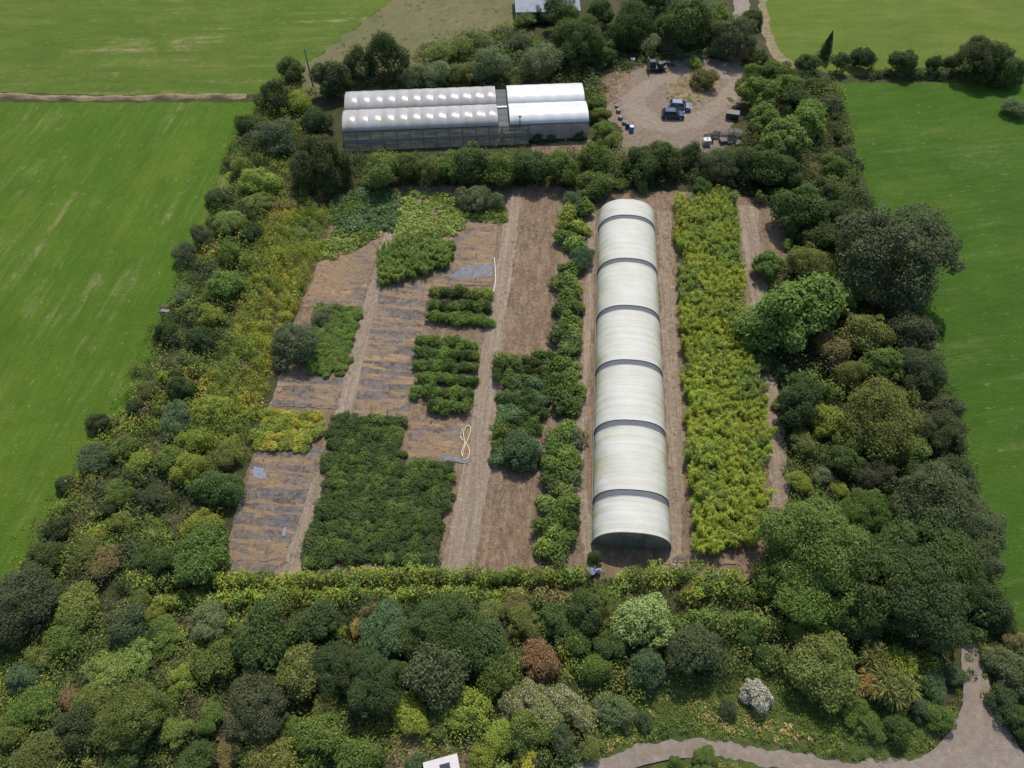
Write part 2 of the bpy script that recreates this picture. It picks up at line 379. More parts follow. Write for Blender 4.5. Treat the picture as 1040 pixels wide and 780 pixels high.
# ---- crown shapes, all of unit radius with the base of the crown at z = 0
def crown(seed, lobes, lr, per, leaf, asp=0.55, vf=0.85, jit=0.12, low=-0.55, up=0.3, point=0.0, bodies=5):
    rng = np.random.default_rng(seed); Ps, Ns, Is = [], [], []
    B = [(0.06, 0.0, 0.0, rng.uniform(.66, .80) if bodies > 1 else 1.0)]; a0 = rng.random()*6.28
    for b in range(bodies-1):
        a = a0+b*6.28/(bodies-1)+rng.uniform(-.35, .35); R_ = rng.uniform(.38, .62); q = min(.95-R_, rng.uniform(.38, .55))+.06*rng.random()
        B.append((q*math.cos(a), q*math.sin(a), rng.uniform(-.42, .22), R_))
    for bx, by, bz, R_ in B:
        nl = max(5, int(lobes*R_*R_*0.95)); bc = np.array([bx, by, bz])
        for k in range(nl):
            zc = 1 - (k+0.5)/nl*(1-low); ph = k*2.39996 + rng.uniform(-.6, .6); rr = math.sqrt(max(0, 1-zc*zc))
            o = np.array([rr*math.cos(ph), rr*math.sin(ph), zc]); r_ = lr*rng.choice([.6, .8, 1.0, 1.25, 1.5])*rng.uniform(.85, 1.15)*(0.75+.3*R_)
            c = bc + o*max(.05, R_-r_*.8)*rng.uniform(1-jit*2.0, 1+jit*1.0)
            if point: c[:2] *= (1 - point*max(0, c[2]))
            m = int(per*(r_/lr)**2); d = rdir(int(m*1.7), rng)
            d = d[(d@o > -0.35)][:m]; q = len(d)
            rad = r_*(0.66+0.36*np.sqrt(rng.random(q))+0.45*rng.random(q)**6)
            Ps.append(c + d*rad[:, None]*np.array([1, 1, 0.8])); Ns.append(unit(d*0.75 + np.array([0, 0, up+.25]) + rng.normal(size=(q, 3))*0.50))
        q = int(len(B) and 260*R_); d = rdir(q, rng); I = bc+d*rng.uniform(0.15, 0.7, (q, 1))*R_; Ps.append(I); Ns.append(rdir(q, rng))
    P = np.concatenate(Ps); N = np.concatenate(Ns)
    # drop leaves buried deep inside the other bodies
    dep = np.min(np.stack([np.linalg.norm(P-np.array(b[:3]), axis=1)/b[3] for b in B]), 0); keep = (dep > 0.45) | (rng.random(len(P)) < .35); P, N = P[keep], N[keep]
    az = np.arctan2(P[:, 1], P[:, 0]); a_ = rng.random(4)*6.28
    wob = 1+0.07*np.sin(2*az+a_[0])+0.05*np.sin(5*az+a_[2]-P[:, 2]*3)
    P[:, :2] *= wob[:, None]; P[:, 2] *= 1+0.10*np.sin(P[:, 0]*3+a_[3])+0.08*np.sin(P[:, 1]*4+a_[0])
    ok = P[:, 2] > low-.25; P, N = P[ok], N[ok]
    P[:, 2] = np.maximum(P[:, 2], low+0.02*rng.random(len(P))) - low
    P[:, 2] *= vf
    S = leaf*rng.uniform(0.5, 1.5, len(P))
    return leaves('crown_%d' % seed, P, N, S, asp, 'leaf', rng)
def spire(seed, n=2600, leaf=0.11):
    rng = np.random.default_rng(seed); h = rng.random(n)**1.15; ang = rng.random(n)*2*math.pi
    wob = 0.8+0.2*np.sin(ang*5+h*19)+0.12*rng.normal(size=n)
    rr = (1-h)**0.8*wob*np.sqrt(rng.uniform(0.3, 1, n)); P = np.stack([rr*np.cos(ang), rr*np.sin(ang), h*3.0], 1)
    N = unit(np.stack([np.cos(ang), np.sin(ang), np.full(n, 0.5)], 1)+rng.normal(size=(n, 3))*0.45)
    T = np.stack([np.cos(ang)*0.5, np.sin(ang)*0.5, np.full(n, -0.6)], 1)
    return leaves('spire_%d' % seed, P, N, leaf*rng.uniform(0.6, 1.4, n), 0.35, 'leaf', rng, T=T+rng.normal(size=(n, 3))*0.3)
def plume(seed, n=1900, leaf=0.25, height=2.1, spread=0.8):
    rng = np.random.default_rng(seed); stems = 34; k = rng.integers(0, stems, n); sa = rng.random(stems)*2*math.pi; sr = np.sqrt(rng.random(stems))*0.75; sh = rng.uniform(0.55, 1.15, stems)*height
    t = rng.random(n)**0.75; lean = 0.35*spread*t**2
    x = (sr[k]+lean)*np.cos(sa[k]); y = (sr[k]+lean)*np.sin(sa[k]); w_ = 0.13*(1-t*.6)[:, None]
    P = np.stack([x, y, t*sh[k]], 1)+rng.normal(size=(n, 3))*w_*np.array([1, 1, .4])
    T = np.stack([np.cos(sa[k])*0.35, np.sin(sa[k])*0.35, np.full(n, 1.0)], 1)+rng.normal(size=(n, 3))*0.42
    N = unit(np.stack([np.cos(sa[k])*.3, np.sin(sa[k])*.3, np.full(n, 1.1)], 1)+rng.normal(size=(n, 3))*0.6)
    return leaves('plume_%d' % seed, P, N, leaf*rng.uniform(0.5, 1.4, n), 0.085, 'leaf', rng, T=T)
def rosettes(seed, heads=5, per=70, ln=0.55):
    rng = np.random.default_rng(seed); Ps, Ns, Ts, Ss = [], [], [], []
    for h in range(heads):
        a = h*2.4; c = np.array([0.5*math.cos(a)*(h > 0), 0.5*math.sin(a)*(h > 0), 0.9+0.5*rng.random()])
        d = rdir(per, rng); d[:, 2] = d[:, 2]*0.8+0.15; d = unit(d)
        for s0, s1, dr in ((0.28, 0.30, 0.0), (0.75, 0.28, 0.16)):
            Ps.append(c+d*ln*s0-np.array([0, 0, dr*ln])); T = d-np.array([0, 0, dr*2.2]); Ts.append(T); Ns.append(unit(np.cross(T, np.cross(np.array([0, 0, 1.0]), T))+rng.normal(size=(per, 3))*0.25)); Ss.append(np.full(per, ln*s1))
    return leaves('rosette_%d' % seed, np.concatenate(Ps), np.concatenate(Ns), np.concatenate(Ss), 0.14, 'leaf', rng, T=np.concatenate(Ts))
PROTO = {
 'round': [crown(100+i, 27, .28, 330, .039, vf=1.0, low=-.72, jit=.2, bodies=5) for i in range(6)],
 'big':   [crown(200+i, 62, .19, 330, .0205, vf=0.95, low=-0.62, jit=0.16, bodies=7) for i in range(4)],
 'bigleaf': [crown(300+i, 40, .24, 260, .037, asp=0.58, vf=0.95, low=-0.6, up=0.55, bodies=5) for i in range(3)],
 'dense': [crown(400+i, 36, .24, 300, .037, asp=0.34, vf=1.0, low=-.6, bodies=4) for i in range(5)],
 'loose': [crown(500+i, 22, .26, 280, .044, asp=0.32, vf=1.05, low=-.7, jit=0.30, bodies=6) for i in range(5)],
 'pot':   [crown(600+i, 14, .36, 70, .105, asp=0.36, vf=0.95, jit=0.25, low=-0.7, up=0.5, bodies=3) for i in range(6)],
 'spire': [spire(700+i) for i in range(2)],
 'plume': [plume(800+i) for i in range(6)],
 'rosette': [rosettes(900+i, 6, 90, .75) for i in range(2)],
 'pointed': [crown(1000+i, 30, .30, 250, .045, asp=0.40, vf=1.25, point=0.75, bodies=1) for i in range(2)],
}
CEN = {'round': .72, 'big': .59, 'bigleaf': .57, 'dense': .6, 'loose': .73, 'pot': .66, 'spire': 1.3, 'plume': .9, 'rosette': 1.0, 'pointed': .69}
TRUNK = []
for s_ in range(3):
    rg = random.Random(40+s_); mb = MB(); bend = rg.uniform(-.06, .06)
    mb.tube([(0, 0, 0), (bend, .02, .5), (bend*.5, -.03, 1.0), (0, 0, 1.35)], [.075, .058, .045, .018], 7)
    for k in range(6):
        a = k*1.05+rg.uniform(-.3, .3); z0 = rg.uniform(.55, 1.0); ln = rg.uniform(.3, .5)
        mb.tube([(bend*.6, 0, z0), (ln*.5*math.cos(a), ln*.5*math.sin(a), z0+.16), (ln*math.cos(a), ln*math.sin(a), z0+.42)], [.034, .024, .01], 5)
    me = bpy.data.meshes.new('trunk_%d' % s_); me.from_pydata(mb.v, [], mb.f); me.materials.append(M['bark']); TRUNK.append(me)

PAL = {'dk': (.026, .040, .017), 'dg': (.034, .056, .017), 'mg': (.050, .084, .021), 'lg': (.085, .130, .030), 'vg': (.060, .112, .022),
       'yg': (.135, .150, .028), 'ye': (.200, .185, .036), 'ol': (.076, .084, .029), 'gg': (.070, .088, .050), 'dgg': (.045, .060, .034),
       'bg': (.040, .070, .040), 'br': (.105, .080, .048), 'rd': (.190, .085, .055), 'or': (.20, .135, .04), 'pk': (.060, .050, .040), 'tan': (.24, .17, .10)}
PAL.update({'dgg': (.048, .058, .035), 'gg': (.072, .084, .050), 'yg': (.114, .132, .029), 'ye': (.185, .168, .034), 'dry': (.2, .15, .1), 'pk': (.052, .052, .036), 'dk': (.031, .044, .021), 'hy': (.120, .138, .031), 'mg': (.060, .083, .024), 'lg': (.086, .113, .034), 'vg': (.068, .101, .026), 'dg': (.039, .055, .021), 'bg': (.044, .065, .040), 'rd': (.125, .075, .052), 'or': (.16, .115, .045), 'pl': (.135, .160, .055), 'bc': (.060, .090, .048), 'wy': (.132, .148, .026)})
def soften(v, k=0.03):
    m = (v[0]+v[1]+v[2])/3; return tuple(c*(1-k)+m*k for c in v)
PAL = {k: soften((v[0]*2.25, v[1]*2.28, v[2]*1.62)) for k, v in PAL.items()}
LEAFMAT = {'wh': ('leaf_white', 'gg'), 'cr': ('leaf_cream', 'ol'), 'pt': ('leaf_pale', 'lg'), 'bt': ('leaf_brown', 'dk'), 'gd': ('leaf_gold', 'dk')}
def colour(o, key, jit=0.14):
    if key in LEAFMAT:
        mat, key = LEAFMAT[key]; o.material_slots[0].link = 'OBJECT'; o.material_slots[0].material = M[mat]
    c = PAL[key]; b = 1+random.uniform(-jit, jit); o.color = tuple(x*b*(1+random.uniform(-.06, .06)) for x in c)+(1,)
# kind letter -> object name, crown shape, tree or not, category, crown height stretch
KIND = {'T': ('broadleaf_tree', 'round', True, 'tree', 1.0), 'G': ('broadleaf_tree', 'big', True, 'tree', 1.05), 'A': ('broadleaf_tree', 'bigleaf', True, 'tree', 1.0),
        'L': ('broadleaf_tree', 'loose', True, 'tree', 1.1), 'E': ('evergreen_tree', 'pointed', True, 'tree', 1.0), 'C': ('conifer_tree', 'spire', True, 'tree', 1.0),
        'D': ('shrub', 'dense', False, 'shrub', 1.0), 'R': ('shrub', 'round', False, 'shrub', 1.0), 'W': ('shrub', 'loose', False, 'shrub', 0.9), 'F': ('shrub', 'bigleaf', False, 'shrub', 0.65),
        'S': ('small_shrub', 'pot', False, 'shrub', 1.0), 'Y': ('cabbage_palm', 'rosette', True, 'palm', 1.0), 'P': ('grass_clump', 'plume', False, 'ornamental grass', 1.0)}
NPL = [0]
def plant(x, y, rpx, kind, col, label, group=None, hs=1.0):
    """crown centred on the line of sight through (x, y), standing on the ground below it"""
    name, shape, is_tree, cat, st = KIND[kind]; NPL[0] += 1; i = NPL[0]
    rpx *= 1.17 if is_tree and kind not in 'CEY' else 1.08
    p = G(x, y, 2.0); r = rpx*depth(p)/FPX
    lift = (0.16*r+0.15) if is_tree and kind not in 'CEY' else (0.2 if is_tree else 0.0)
    zc = lift + r*CEN[shape]*st*hs; p = G(x, y, zc); r = rpx*depth(p)/FPX
    rz = random.uniform(0, 6.28); base = (p.x, p.y, 0)
    me = PROTO[shape][i % len(PROTO[shape])]
    if is_tree:
        t = empty(name, base, rz, label, cat, group)
        c = link('crown', me, t, (0, 0, lift), 0, (r*random.uniform(.9, 1.12), r*random.uniform(.9, 1.12), r*st*hs*random.uniform(.9, 1.1))); colour(c, col)
        k = zc+0.3*r; link('trunk', TRUNK[i % 3], t, (0, 0, -0.05), 0, (k*0.62, k*0.62, k*0.72))
        return t
    o = link(name, me, None, base, rz, (r*random.uniform(.88, 1.2), r*random.uniform(.88, 1.2), r*st*hs*random.uniform(.85, 1.1))); colour(o, col); return tag(o, label, cat, group)

def rot2(p, a): return Vector((p.x*math.cos(a)-p.y*math.sin(a), p.x*math.sin(a)+p.y*math.cos(a), p.z))
def block(px, sx, sy, rad, name, shape, cols, label, cat, group, jit=0.18, hs=1.0, skip=0.0, radj=0.2):
    """nursery stock set out in rows across the bed; every plant is an object of its own"""
    poly = [G(*p) for p in px]; loc = [rot2(p, -AX) for p in poly]
    x0, x1 = min(p.x for p in loc), max(p.x for p in loc); y0, y1 = min(p.y for p in loc), max(p.y for p in loc)
    y = y0+sy*0.3; n = 0
    while y < y1:
        x = x0+random.uniform(0.1, 0.6)*sx
        while x < x1:
            q = rot2(Vector((x+random.uniform(-jit, jit)*sx, y+random.uniform(-jit, jit)*sy, 0)), AX)
            if inpoly(np.array([[q.x, q.y]]), poly)[0] and random.random() >= skip:
                r = rad*random.uniform(1-radj, 1+radj); me = PROTO[shape][random.randrange(len(PROTO[shape]))]
                o = link(name, me, None, (q.x, q.y, 0), random.uniform(0, 6.28), (r, r, r*hs*random.uniform(.85, 1.15)))
                colour(o, random.choice(cols)); tag(o, label, cat, group); n += 1
            x += sx
        y += sy
    return n

def vnoise(x, y, s, seed=0):
    """smooth value noise on the ground"""
    rng = np.random.default_rng(seed); T = rng.random((64, 64)); u, v = np.asarray(x)/s, np.asarray(y)/s
    i, j = np.floor(u).astype(int), np.floor(v).astype(int); a, b = u-i, v-j; a = a*a*(3-2*a); b = b*b*(3-2*b)
    g = lambda p, q: T[p % 64, q % 64]
    return (g(i, j)*(1-a)+g(i+1, j)*a)*(1-b)+(g(i, j+1)*(1-a)+g(i+1, j+1)*a)*b
def cover(name, px, dens, r0, r1, hgt, leaf, per, palette, label, seed, asp=0.45, upright=0.0, nscale=5.0, tall=0.0):
    """tangled ground cover: low overlapping mounds of leaves, each mound with its own tint, as one mass"""
    rng = np.random.default_rng(seed); poly = [G(*p) for p in px]
    xs, ys = [p.x for p in poly], [p.y for p in poly]; A = (max(xs)-min(xs))*(max(ys)-min(ys))
    C = np.stack([rng.uniform(min(xs), max(xs), int(A*dens)), rng.uniform(min(ys), max(ys), int(A*dens))], 1); C = C[inpoly(C, poly)]; m = len(C)
    big = np.where(rng.random(m) < tall, rng.uniform(1.3, 1.9, m), 1.0); r = big*rng.uniform(r0, r1, m)*(0.6+0.8*vnoise(C[:, 0], C[:, 1], 4, seed)); h = big* hgt*rng.uniform(0.5, 1.2, m)*(0.35+1.2*vnoise(C[:, 0], C[:, 1], 6, seed+1))
    cc = np.array([PAL[k] for k, _ in palette]); wt = np.array([q for _, q in palette]); cum = np.cumsum(wt)/wt.sum()
    t = np.clip(vnoise(C[:, 0], C[:, 1], nscale, seed+2)*1.25-0.125+rng.normal(size=m)*0.16, 0, 0.999); ci = np.searchsorted(cum, t); tint = cc[np.clip(ci, 0, len(cc)-1)]*rng.uniform(0.8, 1.2, (m, 1))
    k = np.repeat(np.arange(m), per); n = len(k); d = rdir(n, rng); d[:, 2] = np.abs(d[:, 2]); rad = rng.uniform(0.65, 1.1, n)+0.25*rng.random(n)**4
    P = np.stack([C[k, 0]+d[:, 0]*r[k]*rad, C[k, 1]+d[:, 1]*r[k]*rad, d[:, 2]*h[k]*rad+0.03], 1)
    N = unit(d*0.6+np.array([0, 0, .55])+rng.normal(size=(n, 3))*0.5); T = None
    if upright: T = rng.normal(size=(n, 3))*0.4+np.array([0, 0, upright]); N = unit(d+rng.normal(size=(n, 3))*0.6)
    me = leaves(name, P, N, leaf*rng.uniform(0.5, 1.4, n), asp, 'leaf_tint', rng, tint=tint[k], T=T)
    return tag(link(name, me), label=label, kind='stuff')
def hedge(px, width, height, cols, label, seed, leaf=0.17, cat='hedge', step=0.55, per=150):
    rng = np.random.default_rng(seed); pts = [G(*p) for p in px]; P0 = pts[0]; C, D = [], []
    for a, b in zip(pts, pts[1:]):
        L = (b-a).length; n = max(1, int(L/step))
        for i in range(n):
            q = a.lerp(b, (i+rng.random())/n); d = (b-a)/L; o = rng.normal()*width*0.16; C.append((q.x-d.y*o, q.y+d.x*o))
    C = np.array(C); m = len(C); r = width*0.5*rng.uniform(0.6, 1.25, m); h = height*rng.uniform(0.65, 1.2, m)*(0.75+.5*vnoise(C[:, 0], C[:, 1], 3, seed))
    t = np.array([PAL[k] for k in cols])[rng.integers(0, len(cols), m)]*rng.uniform(.82, 1.18, (m, 1))
    k = np.repeat(np.arange(m), per); n = len(k); d = rdir(n, rng); d[:, 2] = np.abs(d[:, 2]); rad = rng.uniform(.7, 1.08, n)+.28*rng.random(n)**4
    P = np.stack([C[k, 0]+d[:, 0]*r[k]*rad-P0.x, C[k, 1]+d[:, 1]*r[k]*rad-P0.y, d[:, 2]**.8*h[k]*rad+.03], 1)
    N = unit(d*.6+np.array([0, 0, .45])+rng.normal(size=(n, 3))*.5)
    T = rng.normal(size=(n, 3))*.6+np.array([0, 0, .8])
    me = leaves('hedge', P, N, leaf*rng.uniform(.5, 1.4, n), .38, 'leaf_tint', rng, tint=t[k], T=T)
    return tag(link('hedge', me, None, (P0.x, P0.y, 0)), label, cat)
# ================================================================== SETTING
gp = [(-1500, -400, 0), (1500, -400, 0), (1500, 2500, 0), (-1500, 2500, 0)]
sheet('ground', None, 'ground', amp=0, world=gp, z=-0.01)
sheet('pasture', [(-900, 104), (0, 104), (120, 104), (262, 104), (215, 235), (150, 380), (75, 500), (15, 610), (-300, 640), (-1200, 640)], 'pasture')
sheet('upper_pasture', [(-1400, 92), (0, 94), (120, 97), (262, 96), (330, 52), (402, -3), (440, -60), (-1800, -140)], 'pasture_up')
sheet('rough_grassland', [(262, 96), (330, 52), (402, -3), (440, -60), (560, -60), (540, 40), (430, 90), (300, 100)], 'rough', 0.8, 0.5)
sheet('smooth_pasture', [(846, 84), (1050, 84), (1400, 86), (1700, 640), (1030, 690), (985, 500), (930, 330), (880, 190)], 'pasture_sm')
sheet('top_meadow', [(772, -60), (776, 20), (790, 55), (812, 68), (850, 76), (1040, 86), (1500, 84), (1600, -120)], 'meadow')
ribbon('meadow_margin', [(771, -30), (777, 25), (790, 56), (812, 71)], [1.5, 1.8, 2.2, 2.5], 'bank', 0.3)
sheet('nursery_ground', [(222, 590), (255, 470), (292, 360), (322, 240), (395, 190), (520, 188), (690, 195), (775, 200), (805, 235), (800, 300), (775, 350), (795, 440), (803, 530), (770, 590)], 'soil', 0.6, 0.3)
sheet('bare_earth', [(610, 75), (645, 60), (690, 55), (735, 62), (756, 68), (752, 100), (742, 128), (735, 158), (625, 160), (632, 130), (604, 110)], 'yard', 0.5, 0.4)
ribbon('lane_to_house', [(752, -40), (753, 18), (748, 50), (735, 80)], [3.2, 3.2, 3.2, 3.6], 'lane', 0.2)
ribbon('yard_track', [(745, 60), (746, 82), (735, 104), (712, 119), (685, 126), (660, 123), (645, 112), (648, 96), (664, 84), (690, 76), (704, 72)], [2.4, 2.6, 3.0, 3.6, 4.6, 5.4, 4.6, 3.6, 2.8, 2.2, 1.6], 'wheel', 0.75)
sheet('dry_grass_island', [(678, 100), (676, 88), (690, 80), (706, 72), (720, 72), (728, 84), (724, 98), (708, 106), (690, 106)], 'bank', 0.5, 0.8)
sheet('reddish_bank', [(608, 74), (628, 66), (642, 66), (640, 82), (626, 100), (610, 104)], 'redsoil', 0.5, 0.4)
sheet('greenhouse_apron', [(540, 148), (600, 142), (612, 150), (606, 166), (545, 166)], 'redsoil', 0.5, 0.3)
sheet('bare_patch', [(292, 148), (322, 140), (330, 160), (300, 166)], 'redsoil', 0.5, 0.4)
# paths and beds of the nursery
sheet('bare_strip', [(470, 583), (552, 580), (548, 500), (560, 360), (566, 196), (516, 190), (505, 330), (488, 470)], 'redsoil', 0.5, 0.2)
ribbon('dirt_path', [(291, 592), (305, 545), (325, 490), (345, 430), (362, 372), (376, 312), (389, 262), (399, 228)], [2.6, 2.5, 2.4, 2.2, 2.1, 2.0, 1.8, 1.6], 'track', 0.14)
ribbon('dirt_path.001', [(463, 585), (478, 510), (489, 440), (498, 370), (508, 300), (518, 235), (523, 195)], [3.6, 3.3, 3.0, 2.7, 2.4, 2.2, 2.0], 'track', 0.14)
ribbon('dirt_path.002', [(683, 575), (686, 470), (680, 340), (674, 215)], [1.6, 1.8, 2.2, 2.2], 'track', 0.2)
ribbon('dirt_path.003', [(600, 578), (590, 470), (596, 340), (601, 215)], [1.2, 1.2, 1.3, 1.3], 'track', 0.16)
ribbon('dirt_path.004', [(793, 520), (787, 430), (770, 300), (758, 210)], [2.2, 2.0, 2.4, 3.2], 'track', 0.25)
sheet('fabric_bed', [(229, 585), (284, 586), (318, 488), (333, 455), (262, 455), (240, 520)], 'bed_grey', 0.4, 0.12)
sheet('fabric_bed.001', [(276, 412), (343, 416), (350, 384), (284, 382)], 'bed_grey', 0.4, 0.12)
sheet('fabric_bed.002', [(308, 312), (366, 312), (388, 242), (325, 262)], 'bed', 0.4, 0.12)
sheet('fabric_bed.003', [(358, 424), (414, 424), (428, 345), (438, 290), (388, 285), (374, 345)], 'bed_grey', 0.4, 0.12)
sheet('fabric_bed.004', [(410, 470), (480, 470), (476, 432), (418, 428)], 'bed', 0.4, 0.12)
sheet('fabric_bed.005', [(440, 292), (498, 290), (506, 228), (452, 226), (448, 262)], 'bed', 0.4, 0.12)
for nm, q, m in (('fabric_strip', [(236, 570), (288, 569), (289, 562), (238, 563)], 'bed_grey'),):
    sheet(nm, q, m, 0.4, 0.08)
tag(sheet('plastic_sheet', [(455, 283), (500, 281), (502, 268), (468, 271)], 'sheet', 0.3, 0.12, kind='thing'), 'pale grey plastic sheet spread across the bed beside the middle path', 'plastic sheet')
tag(sheet('plastic_sheet', [(256, 486), (270, 486), (268, 476), (258, 474)], 'bluesheet', 0.3, 0.1, kind='thing'), 'small pale blue plastic sheet at the edge of the yellow weeds', 'plastic sheet')
tag(sheet('plastic_sheet', [(286, 545), (290, 545), (292, 536), (288, 536)], 'bluesheet', 0.3, 0.05, kind='thing'), 'thin blue-grey plastic strip lying beside the pale dirt path', 'plastic sheet')
tag(sheet('plastic_sheet', [(458, 468), (476, 472), (475, 465), (446, 463)], 'sheet', 0.3, 0.2, kind='thing'), 'torn pale plastic sheet beside the tangled hose', 'plastic sheet')
tag(sheet('weed_mat', [(682, 572), (748, 573), (748, 568), (684, 566)], 'bed_grey', 0.3, 0.1), kind='structure')
# bottom lane with its junction
ribbon('lane', [(575, 800), (618, 775), (655, 762), (700, 757), (745, 763), (800, 773), (860, 781), (920, 783), (985, 776)], [2.6, 2.5, 2.3, 2.1, 2.0, 2.0, 2.1, 2.3, 2.8], 'lane', 0.05)
sheet('lane_junction', [(979, 612), (977, 650), (976, 682), (977, 716), (966, 742), (940, 767), (905, 774), (905, 800), (960, 830), (1100, 830), (1060, 790), (1038, 764), (1022, 738), (1008, 706), (998, 680), (990, 650), (984, 612)], 'lane', 0.5, 0.07)
ribbon('worn_wheel_track', [(640, 770), (690, 759), (745, 765), (800, 776), (870, 784)], [.5, .5, .5, .5, .5], 'wheel', 0.06)
ribbon('worn_wheel_track.001', [(960, 776), (985, 745), (988, 700), (983, 650)], [.4, .5, .4, .3], 'wheel', 0.06)
ribbon('worn_wheel_track.002', [(1030, 790), (1005, 745), (998, 705), (988, 660)], [.4, .5, .4, .3], 'wheel', 0.06)
sheet('verge', [(610, 770), (655, 755), (700, 750), (760, 757), (860, 774), (930, 770), (960, 735), (940, 690), (860, 655), (740, 660), (650, 690), (600, 735)], 'verge', 0.4, 0.2)
sheet('verge.001', [(640, 800), (670, 776), (710, 768), (760, 774), (840, 790), (860, 830), (640, 830)], 'verge', 0.4, 0.2)
sheet('bare_patch.001', [(200, 735), (190, 712), (205, 704), (224, 716), (240, 735), (244, 756), (232, 764)], 'redsoil', 0.4, 0.3)
sheet('bare_patch.002', [(60, 725), (58, 700), (76, 690), (90, 705), (82, 724)], 'redsoil', 0.4, 0.3)
sheet('shaded_earth', [(385, 790), (400, 745), (470, 735), (490, 750), (470, 790)], 'soil', 0.4, 0.3)
# the low dry bank between the two left pastures
def bank(px, wd, hgt):
    mb = MB(); c = [G(*p) for p in px]; pts = []
    for a, b in zip(c, c[1:]):
        k = int((b-a).length/0.6)
        for i in range(k): pts.append(a.lerp(b, i/k))
    def fn(u, v):
        i = min(int(u*(len(pts)-1)), len(pts)-2); p = pts[i]; d = (pts[i+1]-p).normalized(); nr = Vector((-d.y, d.x, 0))
        q = p+nr*(v-.5)*wd*(1+.25*math.sin(i*.7)); h = hgt*max(0, math.sin(v*math.pi))**.8*(0.7+.4*math.sin(i*.43)+random.uniform(-.2, .2))
        return (q.x, q.y, h+0.01)
    mb.grid(fn, len(pts)-1, 6); return tag(mb.build('bank', 'bank', smooth=True), kind='structure')
bank([(-420, 84), (-100, 92), (0, 97), (60, 100), (120, 100), (190, 98), (258, 98)], 1.5, 0.5)

# ================================================================== LONG POLYTUNNEL
TF = (G(601, 556)+G(680, 556))/2; TB = (G(607, 222)+G(664, 222))/2
TW = ((G(601, 556)-G(680, 556)).length+(G(607, 222)-G(664, 222)).length)/2; TL = (TB-TF).length; TH = 3.7
ta = math.atan2(-(TB-TF).x, (TB-TF).y)
tun = empty('polytunnel', TF, ta, 'long white arched polytunnel with six dark vent bands across its roof', 'polytunnel')
def arch(u, w=TW, h=TH):
    a = math.pi*u; s = math.sin(a); c = math.cos(a)
    return -w/2*math.copysign(abs(c)**0.80, c), h*max(0, s)**0.86
bands = []
for y in (220, 264, 312, 367.5, 429, 500):
    q = G(636, y, TH); bands.append((q-TF).dot((TB-TF).normalized()))
bands = sorted(bands); bw = 0.85
edges = [0.0]+[v for b in bands for v in (b-bw/2, b+bw/2)]+[TL]
for i in range(0, len(edges), 2):
    y0, y1 = edges[i], edges[i+1]; mb = MB(); nb = max(2, round((y1-y0)/1.15))
    def fn(u, v, y0=y0, y1=y1, nb=nb):
        x, z = arch(u); sag = 0.016*abs(math.sin(v*nb*math.pi))+0.012*math.sin(u*17+v*9); k = 1-sag*0.3
        return (x*k, y0+(y1-y0)*v, max(0, z*k-sag*0.4))
    mb.grid(fn, 40, nb*6); cv = mb.build('cover', 'film', tun, smooth=True)
    mb = MB(); mb.box((0, (y0+y1)/2, TH-.005), (.08, y1-y0-.05, .03)); mb.build('ridge_strip', 'film', cv)
for b in bands:
    mb = MB()
    def fn(u, v, b=b):
        x, z = arch(u); return (x*.985, b-bw/2-.05+(bw+.1)*v, z*.985)
    mb.grid(fn, 40, 2); o = mb.build('vent_band', 'net', tun, smooth=True)
    mb = MB()
    for e in (-bw/2, bw/2):
        mb.tube([(arch(k/24)[0]*1.004, b+e, arch(k/24)[1]*1.004) for k in range(25)], 0.035, 5)
    mb.build('hoop', 'steel', o)
for s in (-1, 1):
    mb = MB(); mb.box((s*(TW/2+.04), TL/2, 0.18), (0.10, TL, 0.36)); mb.build('base_rail', 'rail', tun)
for e, nm in ((0.05, 'end_wall'), (TL-0.05, 'end_wall')):
    mb = MB(); n = 40
    for k in range(n+1):
        x, z = arch(k/n); mb.v.append((x*.985, e, z*.985))
    mb.f.append(tuple(range(n+1))); ew = mb.build(nm, 'film_end', tun)
    if e < 1:
        mb = MB(); mb.tube([(arch(k/24)[0], -.03, arch(k/24)[1]) for k in range(25)], 0.06, 6)
        for x in (-1.5, 1.5): mb.box((x, -.05, 1.4), (.09, .09, 2.8))
        mb.box((0, -.05, 2.45), (3.0, .08, .09)); mb.box((0, -.05, 1.2), (7.6, .06, .06)); mb.build('end_frame', 'rail', tun)
        for s in (-1, 1):
            mb = MB(); mb.box((s*.74, -.09, 1.2), (1.42, .05, 2.38)); dr = mb.build('door', 'film_end', tun)
            mb = MB(); mb.box((s*.74, -.125, 1.2), (1.42, .02, .08)); mb.box((s*.1, -.125, 1.2), (.07, .02, 2.38)); mb.box((s*1.4, -.125, 1.2), (.07, .02, 2.38)); mb.build('door_frame', 'rail', dr)

